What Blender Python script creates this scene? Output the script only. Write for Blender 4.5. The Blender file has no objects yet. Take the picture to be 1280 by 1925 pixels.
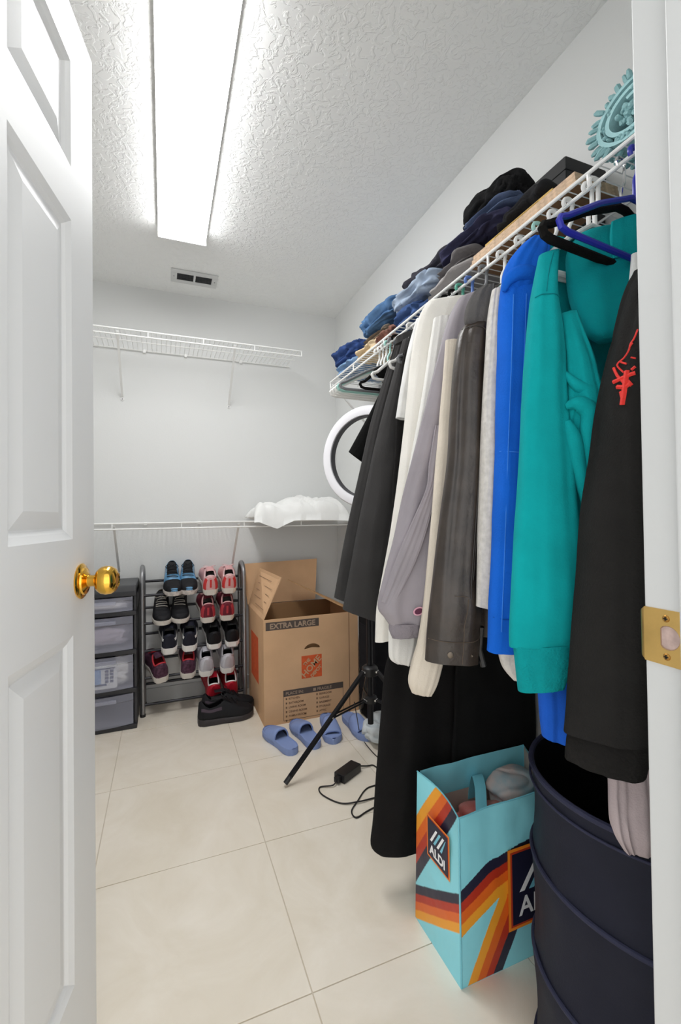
import bpy, bmesh, math, random
from mathutils import Vector, Matrix, noise
random.seed(7)
SC = bpy.context.scene
COL = SC.collection

# ------------------------------------------------------------------ camera
cam = bpy.data.cameras.new('camera'); cam.sensor_width = 36; cam.lens = 15.844; cam.shift_y = -0.0031
cam.clip_start = 0.02
camo = bpy.data.objects.new('camera', cam); COL.objects.link(camo); SC.camera = camo
camo.matrix_world = Matrix(((0.930934, 0.006903, -0.365123, 0.0), (-0.364955, -0.018172, -0.930848, 0.0),
                            (-0.013061, 0.999811, -0.014398, 1.08), (0, 0, 0, 1)))

# ------------------------------------------------------------------ light and exposure
world = bpy.data.worlds.new('world'); SC.world = world; world.use_nodes = True
bg = world.node_tree.nodes['Background']; bg.inputs[0].default_value = (1.0, 1.0, 1.0, 1); bg.inputs[1].default_value = 0.95
LAMP = 11.0         # emission of the ceiling light's diffuser
BULGE = .034        # how far the diffuser bows below its added side skirts
SC.view_settings.view_transform = 'Standard'; SC.view_settings.look = 'None'
SC.view_settings.gamma = 1; SC.view_settings.use_curve_mapping = False
SC.view_settings.exposure = 1.15
SC.cycles.max_bounces = 10; SC.cycles.diffuse_bounces = 6; SC.cycles.sample_clamp_indirect = 6

# ------------------------------------------------------------------ materials
def lin(c):
    if isinstance(c, str):
        c = [int(c[i:i+2], 16)/255 for i in (0, 2, 4)]
    return [x/12.92 if x <= .04045 else ((x+.055)/1.055)**2.4 for x in c] + [1]

MATS = {}
def mat(name, col, rough=.6, metal=0, var=0.0, vscale=8, bump=0.0, bscale=60, spec=.5, kind='plain', col2=None, emit=0, alpha=1, trans=0, btype='noise', bdist=.003):
    if name in MATS: return MATS[name]
    m = bpy.data.materials.new(name); m.use_nodes = True; MATS[name] = m
    nt = m.node_tree; b = nt.nodes['Principled BSDF']
    b.inputs['Base Color'].default_value = lin(col); b.inputs['Roughness'].default_value = rough
    b.inputs['Metallic'].default_value = metal; b.inputs['Specular IOR Level'].default_value = spec
    b.inputs['Alpha'].default_value = alpha; b.inputs['Transmission Weight'].default_value = trans
    tc = nt.nodes.new('ShaderNodeTexCoord')
    if var or col2:
        n = nt.nodes.new('ShaderNodeTexNoise'); n.inputs['Scale'].default_value = vscale; n.inputs['Detail'].default_value = 6
        nt.links.new(tc.outputs['Object'], n.inputs['Vector'])
        r = nt.nodes.new('ShaderNodeValToRGB'); c = lin(col)
        c2 = lin(col2) if col2 else [x*(1-var) for x in c[:3]]+[1]
        c1 = c if col2 else [min(1, x*(1+var*.5)) for x in c[:3]]+[1]
        r.color_ramp.elements[0].position = .35; r.color_ramp.elements[1].position = .65
        r.color_ramp.elements[0].color = c2; r.color_ramp.elements[1].color = c1
        nt.links.new(n.outputs['Fac'], r.inputs['Fac']); nt.links.new(r.outputs['Color'], b.inputs['Base Color'])
    if bump:
        if btype == 'weave':
            t = nt.nodes.new('ShaderNodeTexWave'); t.inputs['Scale'].default_value = bscale; t.inputs['Distortion'].default_value = 1.5
            o = t.outputs['Fac']
        else:
            t = nt.nodes.new('ShaderNodeTexNoise'); t.inputs['Scale'].default_value = bscale; t.inputs['Detail'].default_value = 5; o = t.outputs['Fac']
        nt.links.new(tc.outputs['Object'], t.inputs['Vector'])
        bp = nt.nodes.new('ShaderNodeBump'); bp.inputs['Strength'].default_value = bump; bp.inputs['Distance'].default_value = bdist
        nt.links.new(o, bp.inputs['Height']); nt.links.new(bp.outputs['Normal'], b.inputs['Normal'])
    if emit:
        b.inputs['Emission Color'].default_value = lin(col); b.inputs['Emission Strength'].default_value = emit
    return m

def fabric(name, col, var=.12, bump=.35, rough=.95, **k):
    return mat(name, col, rough, var=var, vscale=k.pop('vscale', 14), bump=bump, bscale=k.pop('bscale', 320), spec=.15, **k)

M_wall = mat('painted_wall', 'dfe0df', .75, bump=.12, bscale=130, spec=.25)
M_white = mat('white_paint', 'bfc1c1', .38, spec=.5, bump=.03, bscale=90)
M_door = mat('door_paint', 'e6e7e7', .4, bump=.05, bscale=70)
M_wire = mat('white_vinyl_wire', 'eeeeec', .35)
M_grout = mat('grout', 'cdc3b2', .9)
M_brass = mat('polished_brass', 'e5b34c', .14, 1)
M_brass2 = mat('satin_brass', 'e3bd74', .33, 1, var=.1, vscale=30)
M_steel = mat('grey_tube_metal', '98989a', .35, .8)
M_black = mat('black_plastic', '17171a', .4)
M_blackm = mat('black_metal', '1c1c20', .3, .6)
M_chrome = mat('chrome_rivet', 'dcdcdc', .15, 1)
M_dark = mat('dark_void', '0c0c0e', .9)
M_whitepl = mat('white_plastic', 'f0f0ee', .35)

def tile_material():
    m = bpy.data.materials.new('cream_tile'); m.use_nodes = True; nt = m.node_tree; b = nt.nodes['Principled BSDF']
    b.inputs['Roughness'].default_value = .22; b.inputs['Specular IOR Level'].default_value = .4
    tc = nt.nodes.new('ShaderNodeTexCoord')
    n = nt.nodes.new('ShaderNodeTexNoise'); n.inputs['Scale'].default_value = 3.2; n.inputs['Detail'].default_value = 8; n.inputs['Roughness'].default_value = .62; n.inputs['Distortion'].default_value = 1.6
    nt.links.new(tc.outputs['Object'], n.inputs['Vector'])
    r = nt.nodes.new('ShaderNodeValToRGB'); e = r.color_ramp.elements
    e[0].position = .3; e[0].color = lin('e3d9c8'); e[1].position = .7; e[1].color = lin('efe7da')
    nt.links.new(n.outputs['Fac'], r.inputs['Fac']); nt.links.new(r.outputs['Color'], b.inputs['Base Color'])
    return m
M_tile = tile_material()

def ceiling_material():
    m = bpy.data.materials.new('knockdown_ceiling'); m.use_nodes = True; nt = m.node_tree; b = nt.nodes['Principled BSDF']
    b.inputs['Base Color'].default_value = lin('f3f4f3'); b.inputs['Roughness'].default_value = .85; b.inputs['Specular IOR Level'].default_value = .2
    tc = nt.nodes.new('ShaderNodeTexCoord')
    n = nt.nodes.new('ShaderNodeTexNoise'); n.inputs['Scale'].default_value = 34; n.inputs['Detail'].default_value = 3; n.inputs['Distortion'].default_value = 1.2
    nt.links.new(tc.outputs['Object'], n.inputs['Vector'])
    r = nt.nodes.new('ShaderNodeValToRGB'); r.color_ramp.elements[0].position = .47; r.color_ramp.elements[1].position = .56
    nt.links.new(n.outputs['Fac'], r.inputs['Fac'])
    bp = nt.nodes.new('ShaderNodeBump'); bp.inputs['Strength'].default_value = .42; bp.inputs['Distance'].default_value = .005
    nt.links.new(r.outputs['Color'], bp.inputs['Height']); nt.links.new(bp.outputs['Normal'], b.inputs['Normal'])
    return m
M_ceil = ceiling_material()

def vcol_material(name, rough=.45):
    m = bpy.data.materials.new(name); m.use_nodes = True; nt = m.node_tree; b = nt.nodes['Principled BSDF']
    a = nt.nodes.new('ShaderNodeVertexColor'); a.layer_name = 'print'
    nt.links.new(a.outputs['Color'], b.inputs['Base Color']); b.inputs['Roughness'].default_value = rough
    n = nt.nodes.new('ShaderNodeTexNoise'); n.inputs['Scale'].default_value = 14
    tc = nt.nodes.new('ShaderNodeTexCoord'); nt.links.new(tc.outputs['Object'], n.inputs['Vector'])
    bp = nt.nodes.new('ShaderNodeBump'); bp.inputs['Strength'].default_value = .25; bp.inputs['Distance'].default_value = .02
    nt.links.new(n.outputs['Fac'], bp.inputs['Height']); nt.links.new(bp.outputs['Normal'], b.inputs['Normal'])
    return m

# ------------------------------------------------------------------ object helpers
ROOT = {}
def thing(name, label, cat, loc=(0, 0, 0), group=None):
    o = bpy.data.objects.new(name, None); COL.objects.link(o); o.location = loc; o.empty_display_size = .05
    o['label'] = label; o['category'] = cat
    if group: o['group'] = group
    ROOT[o.name] = Vector(loc); return o

def tag(o, label, cat, group=None):
    o['label'] = label; o['category'] = cat
    if group: o['group'] = group
    return o

class MB:
    def __init__(s): s.v = []; s.f = []; s.boxy = False
    def add(s, v, f):
        o = len(s.v); s.v += [Vector(p) for p in v]; s.f += [tuple(i+o for i in q) for q in f]; return s
    def box(s, lo, hi, bevel=0, M=None):
        bm = bmesh.new(); bmesh.ops.create_cube(bm, size=1)
        c = [(lo[i]+hi[i])/2 for i in range(3)]; d = [hi[i]-lo[i] for i in range(3)]
        for v in bm.verts: v.co = Vector([c[i]+v.co[i]*d[i] for i in range(3)])
        if bevel: s.boxy = True; bmesh.ops.bevel(bm, geom=bm.edges[:], offset=bevel, segments=2, affect='EDGES', profile=.5)
        if M is not None: bmesh.ops.transform(bm, matrix=M, verts=bm.verts[:])
        bm.verts.index_update(); s.add([v.co.copy() for v in bm.verts], [[v.index for v in f.verts] for f in bm.faces]); bm.free(); return s
    def loft(s, rings, cap=True, closed=True, loop=False):
        n = len(rings[0]); v = [p for r in rings for p in r]; f = []
        R = len(rings)
        for i in range(R if loop else R-1):
            for j in range(n if closed else n-1):
                a = i*n+j; b = i*n+(j+1) % n; c = ((i+1) % R)*n+(j+1) % n; d = ((i+1) % R)*n+j
                f.append((a, b, c, d))
        if cap and not loop:
            f.append(tuple(range(n-1, -1, -1))); f.append(tuple((R-1)*n+j for j in range(n)))
        return s.add(v, f)
    def tube(s, pts, r, n=8, loop=False, cap=True):
        pts = [Vector(p) for p in pts]; rings = []; K = len(pts)
        up = None
        for i, p in enumerate(pts):
            a = pts[(i-1) % K] if (loop or i > 0) else p; b = pts[(i+1) % K] if (loop or i < K-1) else p
            t = (b-a).normalized()
            if up is None:
                up = Vector((0, 0, 1)) if abs(t.z) < .9 else Vector((1, 0, 0))
            x = t.cross(up)
            if x.length < 1e-6: x = t.orthogonal()
            x.normalize(); up = x.cross(t).normalized()
            rr = r[i] if isinstance(r, (list, tuple)) else r
            rings.append([p+x*math.cos(2*math.pi*k/n)*rr+up*math.sin(2*math.pi*k/n)*rr for k in range(n)])
        return s.loft(rings, cap=cap, loop=loop)
    def lathe(s, prof, n=24, M=None, cap=True):       # prof: (radius, height) about z
        rings = [[Vector((r*math.cos(2*math.pi*k/n), r*math.sin(2*math.pi*k/n), z)) for k in range(n)] for r, z in prof]
        if M is not None: rings = [[M @ p for p in R] for R in rings]
        return s.loft(rings, cap=cap)
    def plate(s, outline, nrm, th):                    # a flat polygon given thickness along nrm
        nrm = Vector(nrm).normalized()*th; a = [Vector(p) for p in outline]; n = len(a)
        return s.add(a+[p+nrm for p in a], [tuple(range(n-1, -1, -1)), tuple(range(n, 2*n))]+[(i, (i+1) % n, n+(i+1) % n, n+i) for i in range(n)])
    def obj(s, name, m, parent=None, smooth=True, auto=40, local=False, kind=None):
        me = bpy.data.meshes.new(name); off = Vector((0, 0, 0))
        if parent is not None and not local:
            p = parent
            while p.parent is not None: p = p.parent
            off = ROOT.get(p.name, Vector((0, 0, 0)))
        me.from_pydata([v-off for v in s.v], [], s.f); me.materials.append(m)
        bm = bmesh.new(); bm.from_mesh(me); bmesh.ops.recalc_face_normals(bm, faces=bm.faces[:])
        if smooth:
            for f in bm.faces: f.smooth = True
            c = math.radians(auto)
            for e in bm.edges:
                e.smooth = not (len(e.link_faces) == 2 and e.calc_face_angle(0) > c)
        bm.to_mesh(me); bm.free()
        o = bpy.data.objects.new(name, me); COL.objects.link(o)
        if parent is not None: o.parent = parent
        if kind: o['kind'] = kind
        if s.boxy and smooth: w = o.modifiers.new('normals', 'WEIGHTED_NORMAL'); w.keep_sharp = True; w.weight = 100
        return o

def struct(o): o['kind'] = 'structure'; return o

def spline(pts, k=8, loop=False):
    P = [Vector(p) for p in pts]; n = len(P); out = []
    for i in range(n if loop else n-1):
        if loop: a, b, c, d = P[(i-1) % n], P[i], P[(i+1) % n], P[(i+2) % n]
        else: a, b, c, d = P[max(i-1, 0)], P[i], P[i+1], P[min(i+2, n-1)]
        for j in range(k):
            t = j/k
            out.append(.5*((2*b)+(c-a)*t+(2*a-5*b+4*c-d)*t*t+(3*b-a-3*c+d)*t**3))
    if not loop: out.append(P[-1])
    return out

def text_obj(name, s, size, origin, xd, yd, m, parent, lift=.0008, bold=0, align='LEFT'):
    cu = bpy.data.curves.new(name, 'FONT'); cu.body = s; cu.size = size; cu.align_x = align; cu.offset = bold
    t = bpy.data.objects.new(name, cu); COL.objects.link(t)
    dg = bpy.context.evaluated_depsgraph_get()
    me = bpy.data.meshes.new_from_object(t.evaluated_get(dg))
    bpy.data.objects.remove(t)
    xd = Vector(xd).normalized(); yd = Vector(yd).normalized(); zd = xd.cross(yd); og = Vector(origin)
    p = parent
    while p.parent is not None: p = p.parent
    off = ROOT.get(p.name, Vector((0, 0, 0)))
    for v in me.vertices: v.co = og+xd*v.co.x+yd*v.co.y+zd*lift-off
    me.materials.clear(); me.materials.append(m)
    o = bpy.data.objects.new(name, me); COL.objects.link(o); o.parent = parent
    return o

def sgnpow(x, p): return math.copysign(abs(x)**p, x)

# Cloth hung in folds: rows of (left point, right point), top to bottom, with a half thickness; returns the mesh builder and its surface function
class Cloth:
    def __init__(s, rows, th, fold=.008, freq=2.5, seed=0, per=5, n=56, sq=.75, hollow=.02, wr=.003):
        L = [r[0] for r in rows]; R = [r[1] for r in rows]
        T = th if isinstance(th, (list, tuple)) else [th]*len(rows)
        F = fold if isinstance(fold, (list, tuple)) else [fold]*len(rows)
        s.L = spline(L, per); s.R = spline(R, per)
        tt = spline([(T[i], F[i], 0) for i in range(len(rows))], per)
        s.T = [max(.002, q.x) for q in tt]; s.F = [q.y*1.5 for q in tt]
        s.freq = freq; s.seed = seed; s.sq = sq; s.wr = wr; s.n = n
        s.zl = [0]
        for i in range(1, len(s.L)): s.zl.append(s.zl[-1]+((s.L[i]+s.R[i])/2-(s.L[i-1]+s.R[i-1])/2).length)
        rings = [[s.pt(i, 2*math.pi*k/n) for k in range(n)] for i in range(len(s.L))]
        m = MB()
        if hollow:
            last = len(s.L)-1; c = sum(rings[-1], Vector())/n
            d = (s.L[last]+s.R[last]-s.L[last-1]-s.R[last-1])
            d = d.normalized() if d.length > 1e-6 else Vector((0, 0, -1))
            rings.append([c+(p-c)*.86 for p in rings[-1]])
            rings.append([c+(p-c)*.8-d*hollow for p in rings[last]])
        m.loft(rings); s.mb = m
    def pt(s, i, a, lift=0):
        L, R = s.L[i], s.R[i]; d = R-L; C = (L+R)/2
        N = Vector((d.y, -d.x, 0))
        N = N.normalized() if N.length > 1e-6 else Vector((0, -1, 0))
        u = math.cos(a); v = -math.sin(a)
        z = s.zl[i]; w = noise.noise(Vector((u*s.freq+s.seed*7.3, z*1.1, s.seed*3.1)))+.5*noise.noise(Vector((u*s.freq*2.3+s.seed, z*1.7, s.seed)))
        p = C+d/2*sgnpow(u, .8)+N*(s.T[i]*sgnpow(v, s.sq)+s.F[i]*w)
        q = p*22+Vector((s.seed, 0, 0)); q2 = Vector((q.x*.8, q.y*.8, q.z*.45))
        p = p+N*(noise.noise(q2)*s.wr*2-max(0, .16-abs(noise.noise(Vector((p.x*16+p.z*7, p.y*16-p.z*5, s.seed+p.z*5)))))*s.wr*4*min(1, s.T[i]/.02))
        return p+N*lift
    def at(s, u, t, lift=.001):
        i = min(len(s.L)-1, max(0, t*(len(s.L)-1))); i0 = int(i); i1 = min(i0+1, len(s.L)-1); f = i-i0
        a = -math.acos(max(-1, min(1, u)))
        return s.pt(i0, a, lift).lerp(s.pt(i1, a, lift), f)
    def obj(s, name, m, parent): return s.mb.obj(name, m, parent, auto=75)
    def stroke(s, uvs, w, name, m, parent, lift=.0012):
        pts = spline([s.at(u, t, lift) for u, t in uvs], 4)
        return MB().tube(pts, w, 5).obj(name, m, parent)

# a crumpled folded garment: a rounded slab with creases
def folded(name, label, cat, lo, hi, m, group=None, seed=1, amp=.012, e=.42, layers=2, freq=9):
    mb = MB(); c = [(lo[i]+hi[i])/2 for i in range(3)]; h = [(hi[i]-lo[i])/2 for i in range(3)]
    NU, NV = 96, 44; rings = []
    for j in range(NV+1):
        ph = -math.pi/2+math.pi*j/NV; ring = []
        for i in range(NU):
            th = 2*math.pi*i/NU
            x = sgnpow(math.cos(ph), e)*sgnpow(math.cos(th), e); y = sgnpow(math.cos(ph), e)*sgnpow(math.sin(th), e); z = sgnpow(math.sin(ph), .7)
            p = Vector((c[0]+h[0]*x, c[1]+h[1]*y, c[2]+h[2]*z))
            q = p*freq+Vector((seed*5.1, 0, 0))
            d = noise.noise(q)*amp+noise.noise(q*2.7)*amp*.4
            w = q*1.3+Vector((noise.noise(q*1.1), noise.noise(q*1.1+Vector((9, 0, 0))), 0))*1.4
            d -= max(0, .22-abs(noise.noise(Vector((w.x*1.5, w.y*.55, w.z*2.4)))))*amp*2.8      # sharp creases
            g = math.sin(layers*math.pi*(z+1)) if layers else 0
            edge = abs(x)**4
            p += Vector((x, y, z))*d + Vector((x, 0, 0))*(.010*g*edge)
            p.z = max(p.z, lo[2])
            ring.append(p)
        rings.append(ring)
    mb.loft(rings, cap=False)
    o = mb.obj(name, m, auto=80)
    o.location = (0, 0, 0)
    return tag(o, label, cat, group)

# ------------------------------------------------------------------ room
XR, XL, YB, YF, ZC = 1.108, -.93, 2.883, .33, 2.44
floor = struct(MB().box((XL-.1, -1.6, -.06), (XR+.1, YB+.1, -.003)).obj('floor', M_grout))
random.seed(3)
gx, gy, S = .306, .993, .5105
tiles = []
for i in range(-3, 2):
    for j in range(-5, 4):
        x0, y0 = gx+i*S, gy+j*S; x1, y1 = x0+S, y0+S
        lo = (max(x0, XL)+.0012, max(y0, -1.55)+.0012); hi = (min(x1, XR)-.0012, min(y1, YB)-.0012)
        if hi[0]-lo[0] < .02 or hi[1]-lo[1] < .02: continue
        MB().box((lo[0], lo[1], -.012), (hi[0], hi[1], random.uniform(-.0003, 0)), bevel=.0012).obj('tile', M_tile, floor, auto=30)
struct(MB().box((XL-.1, -1.6, ZC), (XR+.1, YB+.1, ZC+.08)).obj('ceiling', M_ceil))
struct(MB().box((XL-.1, YB, -.06), (XR+.1, YB+.1, ZC)).obj('wall_back', M_wall))
struct(MB().box((XR, YF-.11, -.06), (XR+.1, YB, ZC)).obj('wall_right', M_wall))
struct(MB().box((XL-.1, YF-.11, -.06), (XL, YB, ZC)).obj('wall_left', M_wall))
DL, DR, DH = -.285, .48, 2.045
struct(MB().box((XL, YF-.11, -.003), (DL-.02, YF, ZC)).box((DR+.02, YF-.11, -.003), (XR, YF, ZC)).box((DL-.02, YF-.11, DH+.02), (DR+.02, YF, ZC)).obj('wall_front', M_wall))
for nm, lo, hi in (('baseboard_back', (XL, YB-.012, 0), (XR, YB, .083)), ('baseboard_right', (XR-.012, YF, 0), (XR, YB-.012, .083)), ('baseboard_left', (XL, YF, 0), (XL+.012, YB-.012, .083))):
    struct(MB().box(lo, hi, bevel=.003).obj(nm, M_white))
# door frame: jambs, head, stops; the strike plate is let into the right jamb
fr = MB().box((DR, YF-.125, 0), (DR+.02, YF+.004, DH+.02), bevel=.003)
fr.box((DL-.02, YF-.125, 0), (DL, YF+.004, DH+.02), bevel=.003).box((DL, YF-.125, DH), (DR, YF+.004, DH+.02), bevel=.003)
frame = struct(fr.obj('trim_1', M_white))
MB().box((DR-.011, YF-.078, 0), (DR, YF-.0375, DH), bevel=.003).box((DL, YF-.078, 0), (DL+.011, YF-.0375, DH), bevel=.003).obj('door_stop', M_white, frame)
zs = .950
# strike plate with a D shaped latch hole
def strike():
    y0, y1 = YF-.0368, YF+.0035; h = .0285
    out = []
    for (cy, cz, a0) in ((y0+.005, zs-h+.005, 180), (y1-.001, zs-h+.001, 270), (y1-.001, zs+h-.001, 0), (y0+.005, zs+h-.005, 90)):
        r = .005 if a0 in (180, 90) else .001
        for k in range(5):
            a = math.radians(a0+k*22.5); out.append((cy+r*math.cos(a), cz+r*math.sin(a)))
    hole = []
    hy, hz, rr = YF-.021, zs, .0125
    for k in range(20):
        a = 2*math.pi*k/20+math.radians(189); y = hy+rr*math.cos(a)*.95; z = hz+rr*math.sin(a)
        hole.append((min(y, hy+.0075), z))
    bm = bmesh.new()
    def loop(pts, x):
        vs = [bm.verts.new((x, p[0], p[1])) for p in pts]
        return vs, [bm.edges.new((vs[i], vs[(i+1) % len(vs)])) for i in range(len(vs))]
    x = DR-.0013
    v1, e1 = loop(out, x); v2, e2 = loop(hole, x)
    bmesh.ops.triangle_fill(bm, use_beauty=True, use_dissolve=False, edges=e1+e2)
    bm.verts.index_update()
    s = MB(); s.add([v.co.copy() for v in bm.verts], [[v.index for v in f.verts] for f in bm.faces]); bm.free()
    n = len(out); s.loft([[Vector((x, a, b)) for a, b in out], [Vector((DR+.0002, a, b)) for a, b in out]], cap=False)
    # lip that curls over the closet edge of the jamb
    lip = []
    for k in range(7):
        a = math.radians(90*k/6); lip.append([Vector((x+.011*(1-math.cos(a)), y1+.011*math.sin(a)*.7, zs+t)) for t in (-h+.001+.009*k/6, -h*.4, 0, h*.4, h-.001-.009*k/6)])
    s.loft(lip, cap=False, closed=False)
    o = s.obj('strike_plate', M_brass2, frame)
    MB().loft([[Vector((x+.0002, a, b)) for a, b in hole], [Vector((DR-.0001, hy+(a-hy)*.92, hz+(b-hz)*.92)) for a, b in hole]], cap=False).obj('latch_hole', mat('raw_hole', '8d6f58', .8), o)
    MB().plate([(DR-.0002, hy+(a-hy)*.95, hz+(b-hz)*.95) for a, b in hole], (1, 0, 0), .0001).obj('latch_recess', mat('hole_wood', 'b09a93', .8, var=.2, vscale=90), o)
    for dz in (-.0195, .0195):
        sc = MB().lathe([(.0001, -.0016), (.0028, -.0015), (.0037, -.0006), (.0038, .0002)], 16, Matrix.Translation((x+.0003, YF-.0195, zs+dz)) @ Matrix.Rotation(math.radians(90), 4, 'Y')).obj('screw', mat('worn_brass', 'b08648', .4, 1), o)
        c = Vector((x-.0014, YF-.0195, zs+dz))
        mb = MB().box(c-Vector((.0003, .0021, .0005)), c+Vector((.0002, .0021, .0005))).box(c-Vector((.0003, .0005, .0021)), c+Vector((.0002, .0005, .0021)))
        mb.obj('screw_slot', M_dark, o)
strike()

# ------------------------------------------------------------------ panel door, swung into the closet
PHI = math.radians(11.2); dirE = Vector((math.sin(PHI), math.cos(PHI), 0)); nrm = Vector((math.cos(PHI), -math.sin(PHI), 0))
E0 = Vector((-.1335, 1.046, 0)); DW, DT = .74, .035
def dpt(s, z, d=0): return E0-dirE*s+nrm*d+Vector((0, 0, z))
def build_door():
    ss = [0, .107, .322, .418, .633, DW]; zz = [.012, .245, .869, 1.043, 1.628, 1.727, 1.925, 2.03]
    mb = MB()
    for side in (0, 1):
        d0 = 0 if side == 0 else -DT; sg = 1 if side == 0 else -1
        for i in range(5):
            for j in range(7):
                s0, s1, z0, z1 = ss[i], ss[i+1], zz[j], zz[j+1]
                if i in (1, 3) and j in (1, 3, 5): continue
                q = [dpt(s0, z0, d0), dpt(s1, z0, d0), dpt(s1, z1, d0), dpt(s0, z1, d0)]
                mb.add(q, [(0, 1, 2, 3)])
    c = [dpt(0, zz[0]), dpt(DW, zz[0]), dpt(DW, zz[-1]), dpt(0, zz[-1])]; b = [p-nrm*DT for p in c]
    for i in range(4): mb.add([c[i], c[(i+1) % 4], b[(i+1) % 4], b[i]], [(0, 1, 2, 3)])
    d = mb.obj('door_1', M_door, smooth=False); struct(d)
    for i in (1, 3):
        for j in (1, 3, 5):
            pm = MB()
            for side in (0, 1):
                rings = []
                for inset, dep in ((0, 0), (.004, -.002), (.012, -.0055), (.018, -.010), (.021, -.0105), (.046, -.0045), (.049, -.004)):
                    dd = dep if side == 0 else -DT-dep
                    rings.append([dpt(ss[i]+inset, zz[j]+inset, dd), dpt(ss[i+1]-inset, zz[j]+inset, dd), dpt(ss[i+1]-inset, zz[j+1]-inset, dd), dpt(ss[i]+inset, zz[j+1]-inset, dd)])
                pm.loft(rings, cap=False); pm.add(rings[-1], [(0, 1, 2, 3)])
            pm.obj('panel', M_door, d, auto=8)
    zk = .962; sk = .072
    for sg, nm in ((1, 'door_knob'), (-1, 'door_knob')):
        base = dpt(sk, zk, 0 if sg == 1 else -DT); n = nrm*sg
        q = Vector((0, 0, 1)).rotation_difference(n).to_matrix().to_4x4(); Mx = Matrix.Translation(base) @ q
        k = MB().lathe([(.0115, .012), (.0105, .022), (.0125, .028), (.021, .031), (.0262, .038), (.0275, .046), (.0262, .055), (.021, .0625), (.0135, .066), (.012, .0645), (.0001, .0642)], 36, Mx).obj('door_knob', M_brass, d)
        MB().lathe([(.032, 0), (.0335, .003), (.031, .0055), (.026, .007), (.0245, .010), (.0175, .0115), (.0145, .014), (.0115, .0145)], 36, Mx).obj('rosette', M_brass, k)
    MB().box((-.011, -.0006, -.028), (.011, .0012, .028), M=Matrix.Translation(dpt(0, zk, -DT/2)) @ Matrix.Rotation(-PHI, 4, 'Z')).obj('latch_plate', M_brass2, d)
    for z in (.25, 1.02, 1.8):
        MB().tube([dpt(DW+.004, z-.044, .004), dpt(DW+.004, z+.044, .004)], .006, 10).obj('hinge', M_brass2, d)
build_door()

# ------------------------------------------------------------------ ceiling light and vent
def ceiling_light():
    x0, x1, y0, y1 = -.016, .200, 1.09, 2.242
    t = thing('ceiling_light', 'long white wraparound fluorescent fixture lit on the ceiling', 'light', ((x0+x1)/2, (y0+y1)/2, ZC))
    sk = mat('skirt_and_cap_white', 'f4f4f4', .4)
    h = MB().box((x0, y0, ZC-.021), (x0+.002, y1, ZC), bevel=.001).box((x1-.002, y0, ZC-.021), (x1, y1, ZC), bevel=.001).box((x0, y0, ZC-.012), (x1, y1, ZC))  # opaque side skirts added to hold the diffuser's light off the nearby ceiling
    h.obj('housing_and_skirts', sk, t)
    m = mat('lit_diffuser', 'ffffff', .4, emit=LAMP)
    prof = []
    for k in range(13):
        a = math.pi*k/12; prof.append(((x0+x1)/2-(x1-x0-.004)/2*math.cos(a), ZC-.018-BULGE*sgnpow(math.sin(a), .6)))
    MB().loft([[Vector((p[0], y, p[1])) for p in prof] for y in (y0+.010, y1-.010)], cap=True, closed=True).obj('diffuser', m, t, auto=50)
    for ya, yb in ((y0, y0+.010), (y1-.010, y1)):
        MB().box((x0, ya, ZC-.022-BULGE), (x1, yb, ZC), bevel=.001).obj('end_cap', sk, t)
ceiling_light()

def ceiling_vent():
    x0, x1, y0, y1 = .047, .297, 2.592, 2.737; z = ZC
    t = thing('ceiling_vent', 'white metal air vent with two dark louvred openings in the ceiling', 'vent', ((x0+x1)/2, (y0+y1)/2, z))
    m = mat('vent_paint', 'd3d4d3', .5)
    ix0, ix1, iy0, iy1 = x0+.032, x1-.032, y0+.037, y1-.037; xm = (ix0+ix1)/2
    f = MB()
    for lo, hi in (((x0, y0), (x1, iy0)), ((x0, iy1), (x1, y1)), ((x0, iy0), (ix0, iy1)), ((ix1, iy0), (x1, iy1)), ((xm-.006, iy0), (xm+.006, iy1))):
        f.box((lo[0], lo[1], z-.007), (hi[0], hi[1], z-.001), bevel=.0015)
    f.obj('frame', m, t)
    MB().box((ix0, iy0, z-.002), (ix1, iy1, z-.0006)).obj('duct_opening', mat('duct_dark', '2c2c2c', .9), t)
    for a, b in ((ix0, xm-.006), (xm+.006, ix1)):
        for k in range(6):
            yy = iy0+(iy1-iy0)*(k+.5)/6
            MB().box((a, -.005, -.0004), (b, .005, .0004), M=Matrix.Translation((0, yy, z-.0055)) @ Matrix.Rotation(math.radians(48), 4, 'X')).obj('louvre', mat('louvre_grey', '77787a', .5), t)
    for xx in (x0+.015, x1-.015):
        MB().lathe([(.0001, -.0095), (.003, -.0092), (.004, -.0068)], 12, Matrix.Translation((xx, (y0+y1)/2, z))).obj('screw', M_steel, t)
ceiling_vent()

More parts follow.
